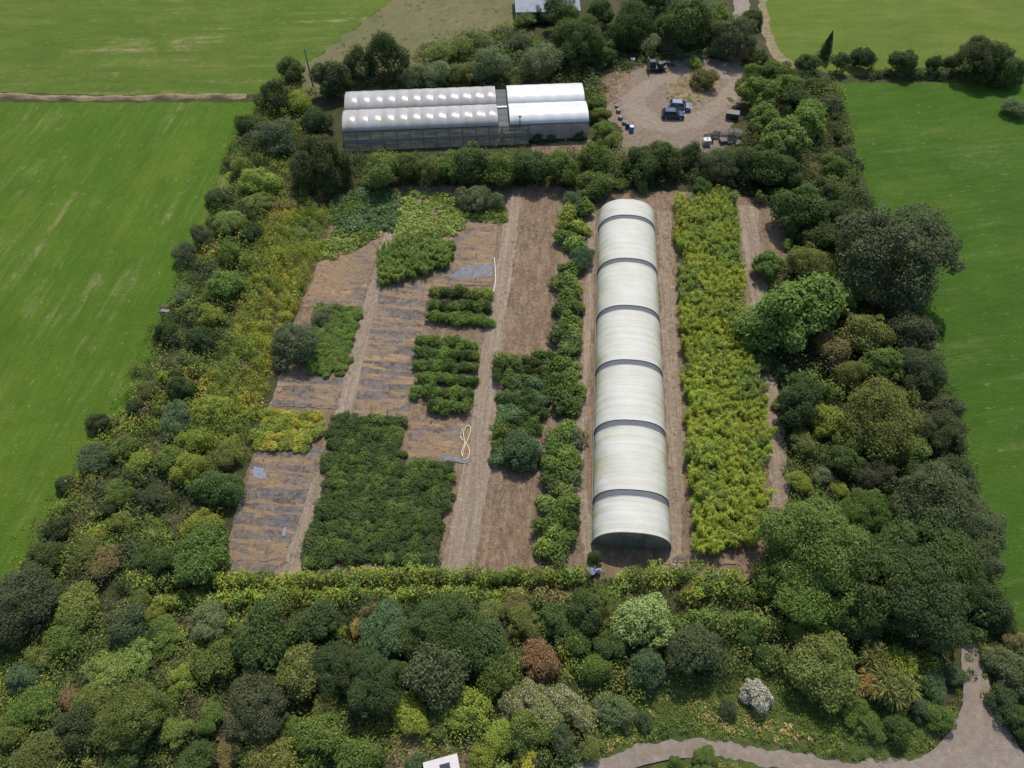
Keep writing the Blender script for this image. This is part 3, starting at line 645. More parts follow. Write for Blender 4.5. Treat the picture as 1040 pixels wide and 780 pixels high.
# ================================================================== WHITE GREENHOUSE BY THE YARD
EZ = 3.0
def span_house(A, B, label, mat, nspan, sw, bays, crest, wall_mat, leanto=None, bulge=0.10):
    """A, B: front eave corners on the ground; barrel roofed spans running from A to B, stacked away from the camera"""
    d = B-A; L = d.length; rz = math.atan2(d.y, d.x); t = empty('greenhouse', A, rz, label, 'greenhouse')
    for k in range(nspan):
        y0 = k*sw; mb = MB()
        def fn(u, v, y0=y0):
            b = abs(math.sin(u*bays*math.pi)); a = math.pi*v; z = EZ+(crest+bulge*b*math.sin(a))*math.sin(a)**0.9
            return (L*u, y0+0.04+(sw-.08)*(0.5-0.5*math.cos(a)), z)
        mb.grid(fn, bays*10, 20); mb.build('roof_span', mat, t, smooth=True)
        if k:
            mb = MB(); mb.box((L/2, y0, EZ), (L, .30, .10)); mb.build('gutter', 'steel', t)
        for x in (0.03, L-0.03):
            mb = MB(); n = 20; prof = [(y0+.05, 0.0)]+[(y0+.05+(sw-.1)*(0.5-.5*math.cos(math.pi*v/n)), EZ+crest*math.sin(math.pi*v/n)**.9) for v in range(n+1)]+[(y0+sw-.05, 0.0)]
            for y, z in prof: mb.v.append((x, y, z))
            mb.f.append(tuple(range(len(prof)))); mb.build('gable', wall_mat, t)
    mb = MB(); mb.box((L/2, nspan*sw, EZ/2), (L, .05, EZ)); mb.build('back_wall', wall_mat, t)
    mb = MB(); mb.box((L/2, -.02, EZ+.02), (L+.2, .16, .16)); mb.build('eave_gutter', 'dark', t)
    if leanto is None:
        mb = MB(); mb.box((L/2, .06, EZ/2), (L, .05, EZ-.02)); fw = mb.build('front_wall', wall_mat, t)
        mb = MB()
        for i in range(bays+1): mb.box((L*i/bays, 0.0, EZ/2), (.09, .09, EZ-.1))
        mb.build('wall_post', 'steel', t)
    else:
        lo, ext, nb = leanto; LL = L+ext; dep = 1.2
        mb = MB(); mb.grid(lambda u, v: (LL*u, -dep*(1-v)-.05, 0.02+(EZ-.1)*v), nb, 2); mb.build('front_glazing', 'front_glaze', t)
        def on(x, v, off=.05): return (x, -dep*(1-v)-.05-off, 0.02+(EZ-.1)*v)
        for i in range(nb+1):
            mb = MB(); mb.tube([on(LL*i/nb, 0), on(LL*i/nb, 1)], .075, 4); mb.build('glazing_bar', 'rail', t)
        for v, rr in ((0.04, .10), (0.47, .16), (0.56, .12), (0.97, .08)):
            mb = MB(); mb.tube([on(0, v), on(LL, v)], rr, 4); mb.build('rail', 'rail', t)
    return t, L, rz
gl = NT('glazing_over_benches'); tcg = gl.n('ShaderNodeTexCoord'); mpg = gl.n('ShaderNodeMapping'); mpg.inputs['Scale'].default_value = (0.35, 1, 3.0); gl.l(tcg.outputs['Object'], mpg.inputs[0])
ga = gl.noise(mpg.outputs[0], 1.0, 5, 0.75, 0.40, 0.62); gb = gl.noise(tcg.outputs['Object'], 0.5, 3, 0.6)
gcol = gl.mix(ga, (0.26, 0.215, 0.15), (0.70, 0.58, 0.40)); gcol = gl.mix(gl.math('MULTIPLY', gb, .4), gcol, (0.22, 0.24, 0.13))
gtr = gl.n('ShaderNodeBsdfTranslucent'); gl.l(gcol, gtr.inputs[0]); gms = gl.n('ShaderNodeMixShader'); gms.inputs[0].default_value = 0.4
gl.l(gl.bsdf(gcol, 0.5, 0.3), gms.inputs[1]); gl.l(gtr.outputs[0], gms.inputs[2]); M['front_glaze'] = gl.end(gms.outputs[0])
A1, B1 = G(348, 134, EZ), G(506, 127.5, EZ); A1.z = B1.z = 0
span_house(A1, B1, 'long clear roofed double span greenhouse with twelve bays and brown glazed front', 'film_top', 2, 5.6, 12, 1.25, 'film_wall', (0, 5.0, 14), 0.16)
A2, B2 = G(518, 127, EZ), G(598, 124, EZ); A2.z = B2.z = 0
span_house(A2, B2, 'shorter bright white double span greenhouse with grey polythene front wall', 'film_white', 2, 5.6, 5, 1.25, 'film_wall', None, 0.10)
d12 = (A2-B1); lr = math.atan2((B1-A1).y, (B1-A1).x); lw = d12.length
lk = empty('covered_walkway', B1, lr, 'dark netted flat roofed walkway joining the two greenhouses', 'walkway')
mb = MB(); mb.grid(lambda u, v: (0.12+(lw-.24)*u, 0.1+11.0*v, 2.75+0.06*math.sin(v*40)), 6, 44); mb.build('roof', 'net', lk)
for x in (.2, lw-.2):
    for k in range(4):
        mb = MB(); mb.box((x, .3+3.5*k, 1.36), (.1, .1, 2.7)); mb.build('post', 'rail', lk)
mb = MB(); mb.box((lw/2, 5.6, 2.86), (lw-.3, .35, .14)); mb.build('gutter', 'steel', lk)
# roof vent pipe on the white span
q = G(528, 124, 3.3); mb = MB(); mb.tube([(0, 0, 2.2), (0, 0, 4.6)], .07, 6); mb.tube([(0, 0, 4.6), (0, 0, 4.75)], [.28, .12], 8)
tag(mb.build('flue_pipe', 'dark', loc=(q.x, q.y-.45, 0)), 'thin dark flue pipe with cap at the white greenhouse eave', 'flue pipe')

# ================================================================== BUILDINGS AT THE FRAME EDGES
def shed(name, c, size, rz, h, roof_h, label, cat='building'):
    t = empty(name, c, rz, label, cat); a, b = size
    mb = MB(); mb.box((0, 0, h/2), (a, b, h)); mb.build('wall', 'render', t)
    mb = MB(); mb.prism([(-b/2-.3, h+.02), (0, h+roof_h), (b/2+.3, h+.02), (b/2+.3, h+.14), (0, h+roof_h+.13), (-b/2-.3, h+.14)], -a/2-.3, a/2+.3); mb.build('roof', 'roofmetal', t)
    mb = MB(); mb.tube([(-a/2-.3, -b/2-.36, h+.03), (a/2+.3, -b/2-.36, h+.03)], .08, 6); mb.build('gutter', 'dark', t)
    for s in (-1, 0, 1):
        mb = MB(); mb.box((s*a/3.2, -b/2-.02, h*.52), (1.1, .08, 1.0)); wn = mb.build('window', 'white', t)
        mb = MB(); mb.box((s*a/3.2, -b/2-.065, h*.52), (.9, .02, .8)); mb.build('pane', 'glass', wn)
    return t
q = G(523, 23); shed('farm_shed', (q.x+6.4, q.y+4.6, 0), (12.5, 9), R(3), 2.2, 1.4, 'long low farm shed with pale grey roof above the dry grassland')
q = G(664, 14); shed('cottage', (q.x+4.7, q.y+4, 0), (9, 8), R(-3), 2.8, 2.0, 'pale roofed cottage half hidden by trees at the top lane')
q = G(452, 800, 2.4); t = empty('garden_hut', (q.x, q.y, 0), R(14), 'small garden hut with flat white roof in the dark clearing', 'hut')
mb = MB(); mb.box((0, 0, 1.15), (2.8, 4.4, 2.3)); mb.build('wall', 'render', t)
mb = MB(); mb.box((0, 0, 2.38), (3.1, 4.8, .12)); rf = mb.build('roof', 'white', t, bevel=.02)
mb = MB(); mb.box((.3, 1.5, 2.48), (.9, .7, .08)); mb.build('skylight', 'glass', rf)
mb = MB(); mb.box((0, 2.22, 1.0), (.9, .06, 2.0)); mb.build('door', 'wood', t)

# ================================================================== SMALL THINGS
def car(q, rz, paint, label):
    t = empty('parked_car', q, rz, label, 'car'); L, W = 4.0, 1.7
    # body profile along x lofted in width
    prof = [(-2.0, .45), (-2.0, .85), (-1.85, 1.0), (-1.0, 1.02), (.75, 1.0), (1.55, .90), (1.95, .75), (2.0, .45)]
    mb = MB(); ys = (-.85, -.82, .82, .85)
    def fn(u, v):
        k = min(int(round(u*(len(prof)-1))), len(prof)-1); x, z = prof[k]; n = 6
        y = -.85+1.7*v; zz = .30+(z-.30)*1.0 if True else z
        return (x*(1-.05*abs(2*v-1)**3), y, zz-.06*abs(2*v-1)**4)
    mb.grid(lambda u, v: fn(u, v), len(prof)-1, 8)
    for s, y in ((-1, -.85), (1, .85)):
        b = len(mb.v); P_ = [(x*.95, y, z-.06) for x, z in prof]+[(1.9, y, .28), (-1.9, y, .28)]
        mb.v += P_; mb.f.append(tuple(range(b, b+len(P_))) if s < 0 else tuple(reversed(range(b, b+len(P_)))))
    mb.box((0, 0, .30), (3.8, 1.66, .10)); mb.build('body', paint, t, smooth=False)
    mb = MB(); b = 0   # glasshouse
    lo = [(-1.85, .98), (1.0, .98)]; hi = [(-1.45, 1.42), (.25, 1.42)]
    for (x, z), y in ((lo[0], .78), (lo[1], .78), (hi[1], .62), (hi[0], .62)):
        for s in (-1, 1): mb.v.append((x, s*y, z))
    mb.f = [(0, 2, 4, 6), (1, 7, 5, 3), (0, 1, 3, 2), (2, 3, 5, 4), (4, 5, 7, 6), (6, 7, 1, 0)]; mb.build('window', 'glass', t)
    mb = MB(); mb.box((-.6, 0, 1.445), (1.72, 1.24, .05)); mb.build('roof', paint, t, bevel=.02)
    mb = MB()
    for x0, x1, z0, z1 in ((1.0, .25, .98, 1.43), (-1.85, -1.45, .98, 1.43), (-.55, -.55, .98, 1.43)):
        for s in (-1, 1): mb.tube([(x0, s*.79, z0), (x1, s*.63, z1)], .04, 5)
    mb.build('pillar', paint, t)
    for x in (-1.25, 1.25):
        for s in (-1, 1):
            mb = MB(); mb.tube([(x, s*.70, .31), (x, s*.88, .31)], .31, 16); wh = mb.build('wheel', 'tyre', t)
            mb = MB(); mb.tube([(x, s*.885, .31), (x, s*.90, .31)], .19, 12); mb.build('rim', 'steel', wh)
    for s in (-1, 1):
        mb = MB(); mb.box((1.94, s*.6, .70), (.10, .34, .15)); mb.build('headlight', 'lamp', t)
        mb = MB(); mb.box((.75, s*.93, 1.0), (.16, .16, .12)); mb.build('mirror', paint, t)
car(G(683, 119), R(-3), 'carblue', 'dark navy hatchback nearest the hedge on the gravel yard')
car(G(690, 110.5), R(-9), 'carsilver', 'silvery blue hatchback parked behind the navy car beside the island')

def tyre_pile(q, n, label):
    t = empty('tyre_heap', q, 0, label, 'tyres')
    for k in range(n):
        mb = MB(); ring = [(.32*math.cos(a*math.pi/6)+random.uniform(-.02, .02)+(k % 3)*.68-.6, .32*math.sin(a*math.pi/6)+(k//3 % 2)*.5, .13+.24*(k//6)) for a in range(13)]
        mb.tube(ring, .13, 6); mb.build('tyre', 'tyre', t)
# dark trailer with an upright headboard at the north side of the yard
t = empty('flatbed_trailer', G(667, 71), R(8), 'dark loaded trailer with tall upright headboard at the yard edge', 'trailer')
mb = MB(); mb.box((0, 0, .75), (3.4, 1.8, .18)); mb.build('bed', 'dark', t)
mb = MB(); mb.box((-1.75, 0, 1.35), (.10, 1.8, 1.9)); mb.build('headboard', 'rail', t)
for z in (.5, 1.3): pass
for x, y, a, b, c in ((-.9, .2, 1.3, 1.3, 1.0), (.5, -.1, 1.2, 1.4, .7), (1.3, .3, .7, .8, .5)):
    mb = MB(); mb.box((x, y, .85+c/2), (a, b, c), random.uniform(-.2, .2), .85); mb.build('load', 'black', t, bevel=.12)
for s in (-1, 1):
    for x in (-.4, .5):
        mb = MB(); mb.tube([(x, s*.95, .36), (x, s*1.15, .36)], .36, 14); mb.build('wheel', 'tyre', t)
mb = MB(); mb.tube([(1.7, .5, .7), (3.0, 0, .55)], .06, 5); mb.tube([(1.7, -.5, .7), (3.0, 0, .55)], .06, 5); mb.build('drawbar', 'dark', t)
t = empty('field_roller', G(679, 66.5), R(-12), 'low dark farm implement just behind the loaded trailer', 'farm implement')
mb = MB(); mb.tube([(-1.0, 0, .42), (1.0, 0, .42)], .42, 14); mb.build('drum', 'dark', t)
mb = MB(); mb.box((0, .62, .6), (2.4, .1, .12)); mb.box((-1.15, .3, .55), (.1, .7, .12)); mb.box((1.15, .3, .55), (.1, .7, .12)); mb.tube([(0, .6, .6), (0, 1.7, .5)], .06, 5); mb.build('frame', 'rust', t)

def drum(name, x, y, mat, label, r=.32, h=.9, tilt=0, lid=None, group=None):
    t = empty(name, G(x, y), random.uniform(0, 6), label, 'drum' if h > .6 else 'tub', group)
    mb = MB(); mb.tube([(0, 0, 0), (0, 0, .04), (0, 0, h*.5), (0, 0, h*.96), (0, 0, h)], [r*.92, r, r*1.05, r, r*.92], 16); mb.build('shell', mat, t)
    mb = MB(); mb.tube([(0, 0, h), (0, 0, h+.05)], r*.96, 16); mb.build('lid', lid or mat, t)
    return t
def crate(name, x, y, size, rz, mat, label, slats=5, cat='crate'):
    a, b, h = size; t = empty(name, G(x, y), rz, label, cat)
    for s in (-1, 1):
        for ax in (0, 1):
            mb = MB()
            for k in range(slats):
                z = .05+(h-.1)*k/(slats-1)
                if ax: mb.box((0, s*(b/2-.03), z), (a, .04, h/slats*.7))
                else: mb.box((s*(a/2-.03), 0, z), (.04, b-.14, h/slats*.7))
            mb.build('side_panel', mat, t)
    mb = MB()
    for i in (-1, 1):
        for j in (-1, 1): mb.box((i*(a/2-.1), j*(b/2-.1), h/2), (.08, .08, h))
    mb.build('corner_post', mat, t); mb = MB(); mb.box((0, 0, .06), (a-.2, b-.2, .06)); mb.build('base', mat, t)
    return t
def pallets(x, y, n, rz, label, mat='wood'):
    t = empty('pallet_stack', G(x, y), rz, label, 'pallets')
    for k in range(n):
        mb = MB(); z = k*.145; j = random.uniform(-.05, .05)
        for i in range(5): mb.box((j, -.45+.225*i, z+.125), (1.2, .12, .022))
        for i in (-1, 0, 1): mb.box((i*.5+j, 0, z+.06), (.12, 1.0, .10))
        mb.build('pallet', mat, t)
    return t
# clutter along the hedge side of the yard
crate('slatted_bin', 719, 143, (1.5, 1.2, 1.0), .1, 'black', 'black slatted bin beside the white tank in the yard clutter')
t = empty('white_tank', G(717, 147), .05, 'white caged liquid tank at the hedge end of the yard clutter', 'tank')
mb = MB(); mb.box((0, 0, .62), (1.15, 1.0, .98)); mb.build('bottle', 'white', t, bevel=.08)
mb = MB()
for z in (.2, .5, .8, 1.1):
    for s in (-1, 1): mb.box((0, s*.54, z), (1.2, .025, .03)); mb.box((s*.6, 0, z), (.025, 1.06, .03))
for i in range(-2, 3):
    for s in (-1, 1): mb.box((i*.28, s*.54, .62), (.025, .02, 1.1))
mb.build('cage', 'steel', t); mb = MB(); mb.box((0, 0, .06), (1.2, 1.06, .12)); mb.build('pallet', 'wood', t); mb = MB(); mb.tube([(0, 0, 1.1), (0, 0, 1.17)], .14, 10); mb.build('cap', 'black', t)
crate('slatted_bin', 727, 139, (1.3, 1.1, .8), -.2, 'dark', 'dark grey slatted bin in the middle of the yard clutter')
pallets(734, 145, 5, .15, 'grey pallet stack between the black bins')
crate('slatted_bin', 742, 143.5, (1.6, 1.2, .9), .05, 'black', 'widest black slatted bin below the pale racks')
pallets(749, 146, 3, .5, 'low pallet stack nearest the trees in the yard clutter')
def rack(x, y, w_, rz, label):
    t = empty('bench_rack', G(x, y), rz, label, 'rack')
    for i in (-1, 1):
        for j in (-1, 1):
            mb = MB(); mb.box((i*w_/2, j*.5, .5), (.06, .06, 1.0)); mb.build('leg', 'steel', t)
    for z in (.45, 1.0):
        mb = MB()
        for k in range(6): mb.box((0, -.5+.2*k, z), (w_+.1, .09, .03))
        mb.build('shelf', 'wood', t)
rack(739, 137.5, 2.2, .05, 'pale two tier bench rack at the back of the yard clutter')
rack(748, 138, 1.6, -.3, 'tilted pale bench rack beside the big leafy trees')
t = empty('box_trailer', G(743, 120), R(-14), 'small grey topped trailer parked against the trees by the yard', 'trailer')
mb = MB(); mb.box((0, 0, .8), (2.2, 1.3, .7)); mb.build('body', 'dark', t, bevel=.04); mb = MB(); mb.box((0, 0, 1.19), (2.25, 1.35, .06)); mb.build('cover', 'wood', t)
for s in (-1, 1):
    mb = MB(); mb.tube([(0, s*.68, .28), (0, s*.84, .28)], .28, 12); mb.build('wheel', 'tyre', t)
mb = MB(); mb.tube([(1.1, 0, .5), (2.1, 0, .45)], .05, 5); mb.build('drawbar', 'steel', t)
# left side of the yard
drum('plastic_drum', 641, 133.5, 'bluebin', 'blue plastic drum with pale lid at the near left of the yard', .42, 1.0, lid='lightblue')
drum('plastic_drum', 637, 130, 'dark', 'dark drum just behind the blue drum', .35, .9)
drum('plant_tub', 634, 126, 'rail', 'grey tub in front of the pale tubs', .40, .5)
drum('plant_tub', 630, 121, 'wood', 'pale brown tub nearest the white greenhouse', .42, .5)
drum('plant_tub', 628, 114, 'rail', 'grey tub farthest from the blue drum', .42, .5)
drum('plant_tub', 626, 109, 'wood', 'smallest brown tub by the reddish bank', .30, .4)
drum('plastic_drum', 642, 64.5, 'white', 'white drum on the reddish bank beside scrap', .40, .95)
crate('scrap_bin', 636, 66, (1.4, 1.0, .7), .3, 'rust', 'rusty brown scrap bin beside the white drum')
t = empty('log_pile', G(690, 57), R(-6), 'long pile of grey brown branches along the back of the yard', 'log pile')
for k in range(26):
    x = random.uniform(-5, 5); mb = MB(); L = random.uniform(1.2, 2.6); a = random.uniform(-.4, .4); z = .12+.5*random.random()*(1-abs(x)/6)
    mb.tube([(x-L/2*math.cos(a), -L/2*math.sin(a)+random.uniform(-.5, .5), z), (x+L/2*math.cos(a), L/2*math.sin(a)+random.uniform(-.4, .4), z+random.uniform(-.1, .25))], [random.uniform(.07, .13), .05], 6); mb.build('log', 'rail', t)
# tunnel mouth
drum('water_butt', 600, 584, 'navy', 'navy blue water butt behind the hedge beside the tunnel mouth', .45, 1.0)
t = empty('feed_sack', G(607, 582), .3, 'pale blue filled sack beside the navy water butt', 'sack')
mb = MB(); mb.grid(lambda u, v: ((.34*math.cos(u*6.2832))*math.sin(math.pi*min(1, max(0.02, v*.93)))**.45, .27*math.sin(u*6.2832)*math.sin(math.pi*min(1, max(0.02, v*.93)))**.45, .95*v), 16, 10); mb.build('bag', 'lightblue', t, smooth=True)
mb = MB(); mb.tube([(-.12, 0, .93), (0, 0, 1.02), (.12, 0, .95)], .05, 6); mb.build('tied_neck', 'lightblue', t)
# hoses and pipes
def pipe(name, px, r, label, z=.05, closed=False, mat='pipe', cat='pipe'):
    pts = [G(*p) for p in px]; fine = []
    for i in range(len(pts)-1):
        p0, p1, p2, p3 = pts[max(i-1, 0)], pts[i], pts[i+1], pts[min(i+2, len(pts)-1)]
        for k in range(8):
            t = k/8; q = 0.5*((2*p1)+(p2-p0)*t+(2*p0-5*p1+4*p2-p3)*t*t+(3*p1-p0-3*p2+p3)*t**3); fine.append((q.x, q.y, z+.025*i))
    fine.append((pts[-1].x, pts[-1].y, z+.02*len(pts)))
    mb = MB(); mb.tube(fine, r, 6); return tag(mb.build(name, mat, smooth=True), label, cat)
pipe('hose', [(477, 433), (470, 436), (468, 444), (473, 450), (477, 458), (475, 466), (470, 467), (471, 458), (475, 448), (478, 438), (476, 433), (471, 440), (472, 452), (469, 460), (470, 466)], .055, 'tangled cream hose lying on the middle path', cat='hose')
pipe('irrigation_pipe', [(502, 262), (503, 275), (503, 288), (501, 297), (498, 303)], .075, 'long cream pipe lying beside the plastic sheet and middle path')
pipe('irrigation_pipe', [(348, 424), (347, 430)], .07, 'short cream pipe piece at the corner of the big dark plant block')
pipe('irrigation_pipe', [(342, 440), (341, 447)], .07, 'short cream pipe piece half way along the dark plant block edge')
# stakes by the beds
for i, (x, y, h, lab) in enumerate(((378, 418, 1.3, 'thin dark stake at the near end of the grey bed'), (394, 421, 1.3, 'thin dark stake just above the dark plant block'), (299, 412, 1.1, 'thin stake above the yellow bushes'), (516, 577, 1.3, 'thin dark stake at the foot of the bare strip'), (687, 572, 1.2, 'thin dark stake beside the tunnel mouth'), (484, 262, 1.1, 'short stake standing by the plastic sheet'))):
    t = empty('stake', G(x, y), 0, lab, 'stake'); mb = MB(); mb.tube([(0, 0, 0), (.03, 0, h)], [.05, .035], 5); mb.build('shaft', 'rail', t)
# wooden frame seat in the scrub
t = empty('wooden_frame', G(171, 322), R(-8), 'weathered grey wooden frame standing in scrub by the streaked pasture', 'frame')
for x in (-.65, .65):
    for y in (-.3, .3):
        mb = MB(); mb.box((x, y, .75+(.35 if y > 0 else 0)), (.1, .1, 1.5+(.7 if y > 0 else 0))); mb.build('leg', 'wood', t)
for z, y in ((1.05, .3), (1.95, .3), (1.45, -.3)):
    mb = MB(); mb.box((0, y-.06, z), (1.5, .05, .12)); mb.build('rail', 'wood', t)
mb = MB(); mb.box((0, 0, 1.25), (1.3, .55, .05)); mb.build('seat', 'wood', t)
# telegraph pole
t = empty('telegraph_pole', G(318, 88), 0, 'tall bare wooden pole standing among dark bushes by the upper pasture', 'pole')
mb = MB(); mb.tube([(0, 0, 0), (0, 0, 7.2)], [.16, .11], 10); mb.build('shaft', 'rail', t); mb = MB(); mb.box((0, 0, 6.9), (1.1, .09, .1)); mb.build('crossarm', 'rail', t)
mb = MB()
for x in (-.45, .45): mb.tube([(x, 0, 6.95), (x, 0, 7.12)], .04, 6)
mb.build('insulator', 'white', t)
# ================================================================== PLANTS, MASSES
cover('scrub', [(262, 108), (300, 70), (335, 150), (330, 215), (300, 235), (262, 330), (248, 400), (262, 420), (225, 500), (222, 590), (120, 600), (0, 640), (-60, 660), (10, 596), (70, 500), (140, 380), (205, 250), (235, 150)], 0.80, 0.6, 1.25, 1.35, 0.14, 120,
      [('dk', .5), ('pk', .5), ('dgg', 1.2), ('ol', 1.2), ('mg', 1.0), ('lg', .5), ('yg', 1.3), ('ye', .5), ('ol', .6), ('br', .35)], 'tangled scrub of brambles and bracken along the streaked pasture', 1, 0.42, tall=0.18)
cover('undergrowth', [(-120, 660), (20, 640), (130, 612), (420, 610), (600, 606), (760, 618), (860, 640), (960, 640), (955, 690), (900, 720), (800, 690), (690, 690), (620, 730), (560, 800), (430, 800), (-40, 860), (-200, 800)], 0.85, 0.6, 1.35, 1.3, 0.12, 130,
      [('dk', .8), ('dg', 1.0), ('ol', 1.3), ('mg', 1), ('dgg', .8), ('br', .25), ('lg', .5), ('yg', .35)], 'mixed leafy undergrowth beneath the lower wood', 2, 0.45, tall=0.18)
cover('woodland_cover', [(775, 90), (815, 70), (850, 90), (872, 190), (945, 340), (985, 500), (1010, 640), (960, 660), (840, 650), (770, 600), (803, 520), (792, 400), (770, 330), (806, 250), (790, 200), (690, 190), (600, 190), (400, 186), (330, 190), (330, 160), (600, 160), (745, 158)], 0.75, 0.7, 1.6, 1.6, 0.15, 120,
      [('dk', 1.5), ('dg', 1.5), ('pk', .6), ('ol', 1), ('br', .4), ('mg', 1.0), ('lg', .4)], 'dark leafy ground cover under the trees around the nursery', 3, 0.45, tall=0.15)
cover('bramble_bank', [(300, 100), (420, 72), (430, 48), (510, 30), (570, 45), (640, 45), (700, 45), (735, 55), (690, 60), (610, 74), (606, 110), (590, 86), (350, 92)], 0.75, 0.8, 1.7, 1.2, 0.18, 85,
      [('dg', .8), ('ol', 1.2), ('gg', 1.2), ('dgg', 1), ('mg', .6)], 'grey green bramble bank behind the greenhouses', 4, 0.45, tall=0.15)
cover('lane_weeds', [(975, 690), (985, 640), (1030, 640), (1060, 700), (1080, 800), (1040, 760), (1006, 715)], 1.5, 0.4, 1.0, 0.6, 0.12, 80, [('dk', 1), ('dg', 1), ('ol', .8), ('gg', .4)], 'dark weeds along the lane bank', 5)
cover('verge_flowers', [(600, 770), (640, 755), (700, 744), (760, 750), (860, 770), (850, 750), (760, 722), (690, 705), (640, 720)], 5.0, 0.25, 0.6, 0.5, 0.085, 46, [('mg', 1.0), ('lg', .8), ('ol', .8), ('yg', .8), ('tan', .7), ('lg', .5)], 'yellow flecked weeds along the lane verge', 6)
cover('verge_grass', [(690, 700), (760, 722), (860, 752), (940, 765), (962, 730), (930, 690), (850, 690), (770, 680), (700, 670)], 4.5, 0.25, 0.7, 0.45, 0.09, 46, [('dg', .5), ('mg', 1), ('vg', 1), ('lg', .7)], 'rough green grass around the white shrub', 7, upright=.5)
cover('verge_flowers', [(668, 800), (680, 779), (712, 771), (760, 778), (800, 786), (820, 810)], 5.0, 0.2, 0.5, 0.35, 0.08, 46, [('ol', 1), ('or', .5), ('yg', .8), ('mg', .8), ('tan', .6)], 'orange flecked weeds on the near side of the lane', 8)
# yellow willow-herb and weeds on the left of the beds
cover('tall_weeds', [(272, 214), (342, 216), (322, 262), (300, 320), (278, 372), (262, 420), (250, 470), (205, 470), (192, 430), (222, 372), (246, 318), (258, 270)], 1.9, 0.45, 0.95, 1.6, 0.16, 110,
      [('lg', .7), ('wy', .8), ('yg', 1.2), ('ye', 1.5), ('wy', 1.0), ('lg', .5)], 'tall yellow flowering weeds between the scrub and the beds', 9, 0.17, 1.2, 6)
cover('leafy_crop', [(344, 235), (400, 236), (405, 196), (366, 190), (335, 205)], 2.6, 0.5, 0.8, 0.55, 0.17, 60, [('bc', 1), ('bc', .8), ('mg', .4)], 'blue green leafy crop patch below the tree row', 10, 0.6)
cover('leafy_crop', [(322, 264), (345, 262), (386, 240), (384, 234), (340, 237), (326, 248)], 3.0, 0.4, 0.7, 0.6, 0.15, 60, [('lg', 1), ('pl', .6), ('yg', .7)], 'yellowish leafy crop strip in front of the blue green patch', 11, 0.55)
cover('leafy_crop', [(402, 240), (470, 238), (474, 200), (412, 194)], 2.8, 0.5, 0.8, 0.6, 0.19, 60, [('pl', 1.2), ('yg', .4), ('pl', .8), ('lg', .4)], 'pale green large leaved crop patch beside the grey green willow', 12, 0.62)
cover('leafy_crop', [(472, 226), (512, 226), (514, 212), (470, 214)], 3.0, 0.4, 0.7, 0.5, 0.15, 60, [('mg', 1), ('yg', .6), ('ol', .6)], 'olive leafy strip along the near side of the willow', 13, 0.5)
cover('dead_stubble', [(228, 586), (300, 588), (398, 232), (325, 262), (262, 455)], 1.5, 0.12, 0.36, 0.32, 0.075, 16, [('br', 1), ('tan', 1), ('dk', .8), ('ol', .5)], 'dead stubble and dry weeds on the left fabric beds', 14, 0.2, 1.2, 3)
cover('dead_stubble', [(358, 424), (480, 470), (505, 226), (452, 228), (388, 285)], 1.5, 0.12, 0.36, 0.32, 0.075, 16, [('br', 1), ('tan', 1), ('dk', .8), ('ol', .4)], 'dead stubble and dry weeds on the middle fabric beds', 15, 0.2, 1.2, 3)
cover('dead_stubble', [(470, 583), (552, 580), (556, 480), (500, 480)], 1.4, 0.12, 0.30, 0.2, 0.07, 16, [('br', 1), ('tan', 1.4), ('ol', .3)], 'dry straw on the bare strip near the hedge', 16, 0.2, 1.0, 3)
cover('dead_stubble', [(500, 362), (562, 360), (566, 196), (528, 192)], 1.4, 0.12, 0.32, 0.22, 0.07, 16, [('br', 1.2), ('tan', 1), ('dk', .4)], 'dry brown stubble on the far bare strip', 17, 0.2, 1.0, 3)
cover('dead_stubble', [(672, 575), (700, 575), (690, 300), (684, 205), (668, 205)], 1.8, 0.12, 0.40, 0.3, 0.08, 18, [('br', 1.2), ('tan', .8), ('pk', .8)], 'brown dead weeds along the sunny side of the tunnel', 18, 0.2, 1.0, 3)
cover('dry_tufts', [(300, 90), (335, 55), (402, -3), (520, 0), (530, 30), (440, 52), (420, 72)], 0.14, 0.2, 0.8, 0.25, 0.12, 30, [('ol', 1), ('tan', .7), ('mg', .7), ('br', .4)], 'dry grass tufts on the rough grassland', 19, 0.25, 0.8, 4)
cover('field_margin', [(262, 102), (236, 150), (205, 245), (140, 380), (62, 505), (6, 600), (-30, 640), (-70, 640), (50, 500), (125, 380), (192, 245), (226, 150)], 0.25, 0.3, 0.8, 0.3, 0.12, 40, [('ol', 1), ('lg', 1), ('yg', .5), ('br', .4)], 'long grass along the scrub side of the streaked pasture', 20, 0.3, .8, 4)

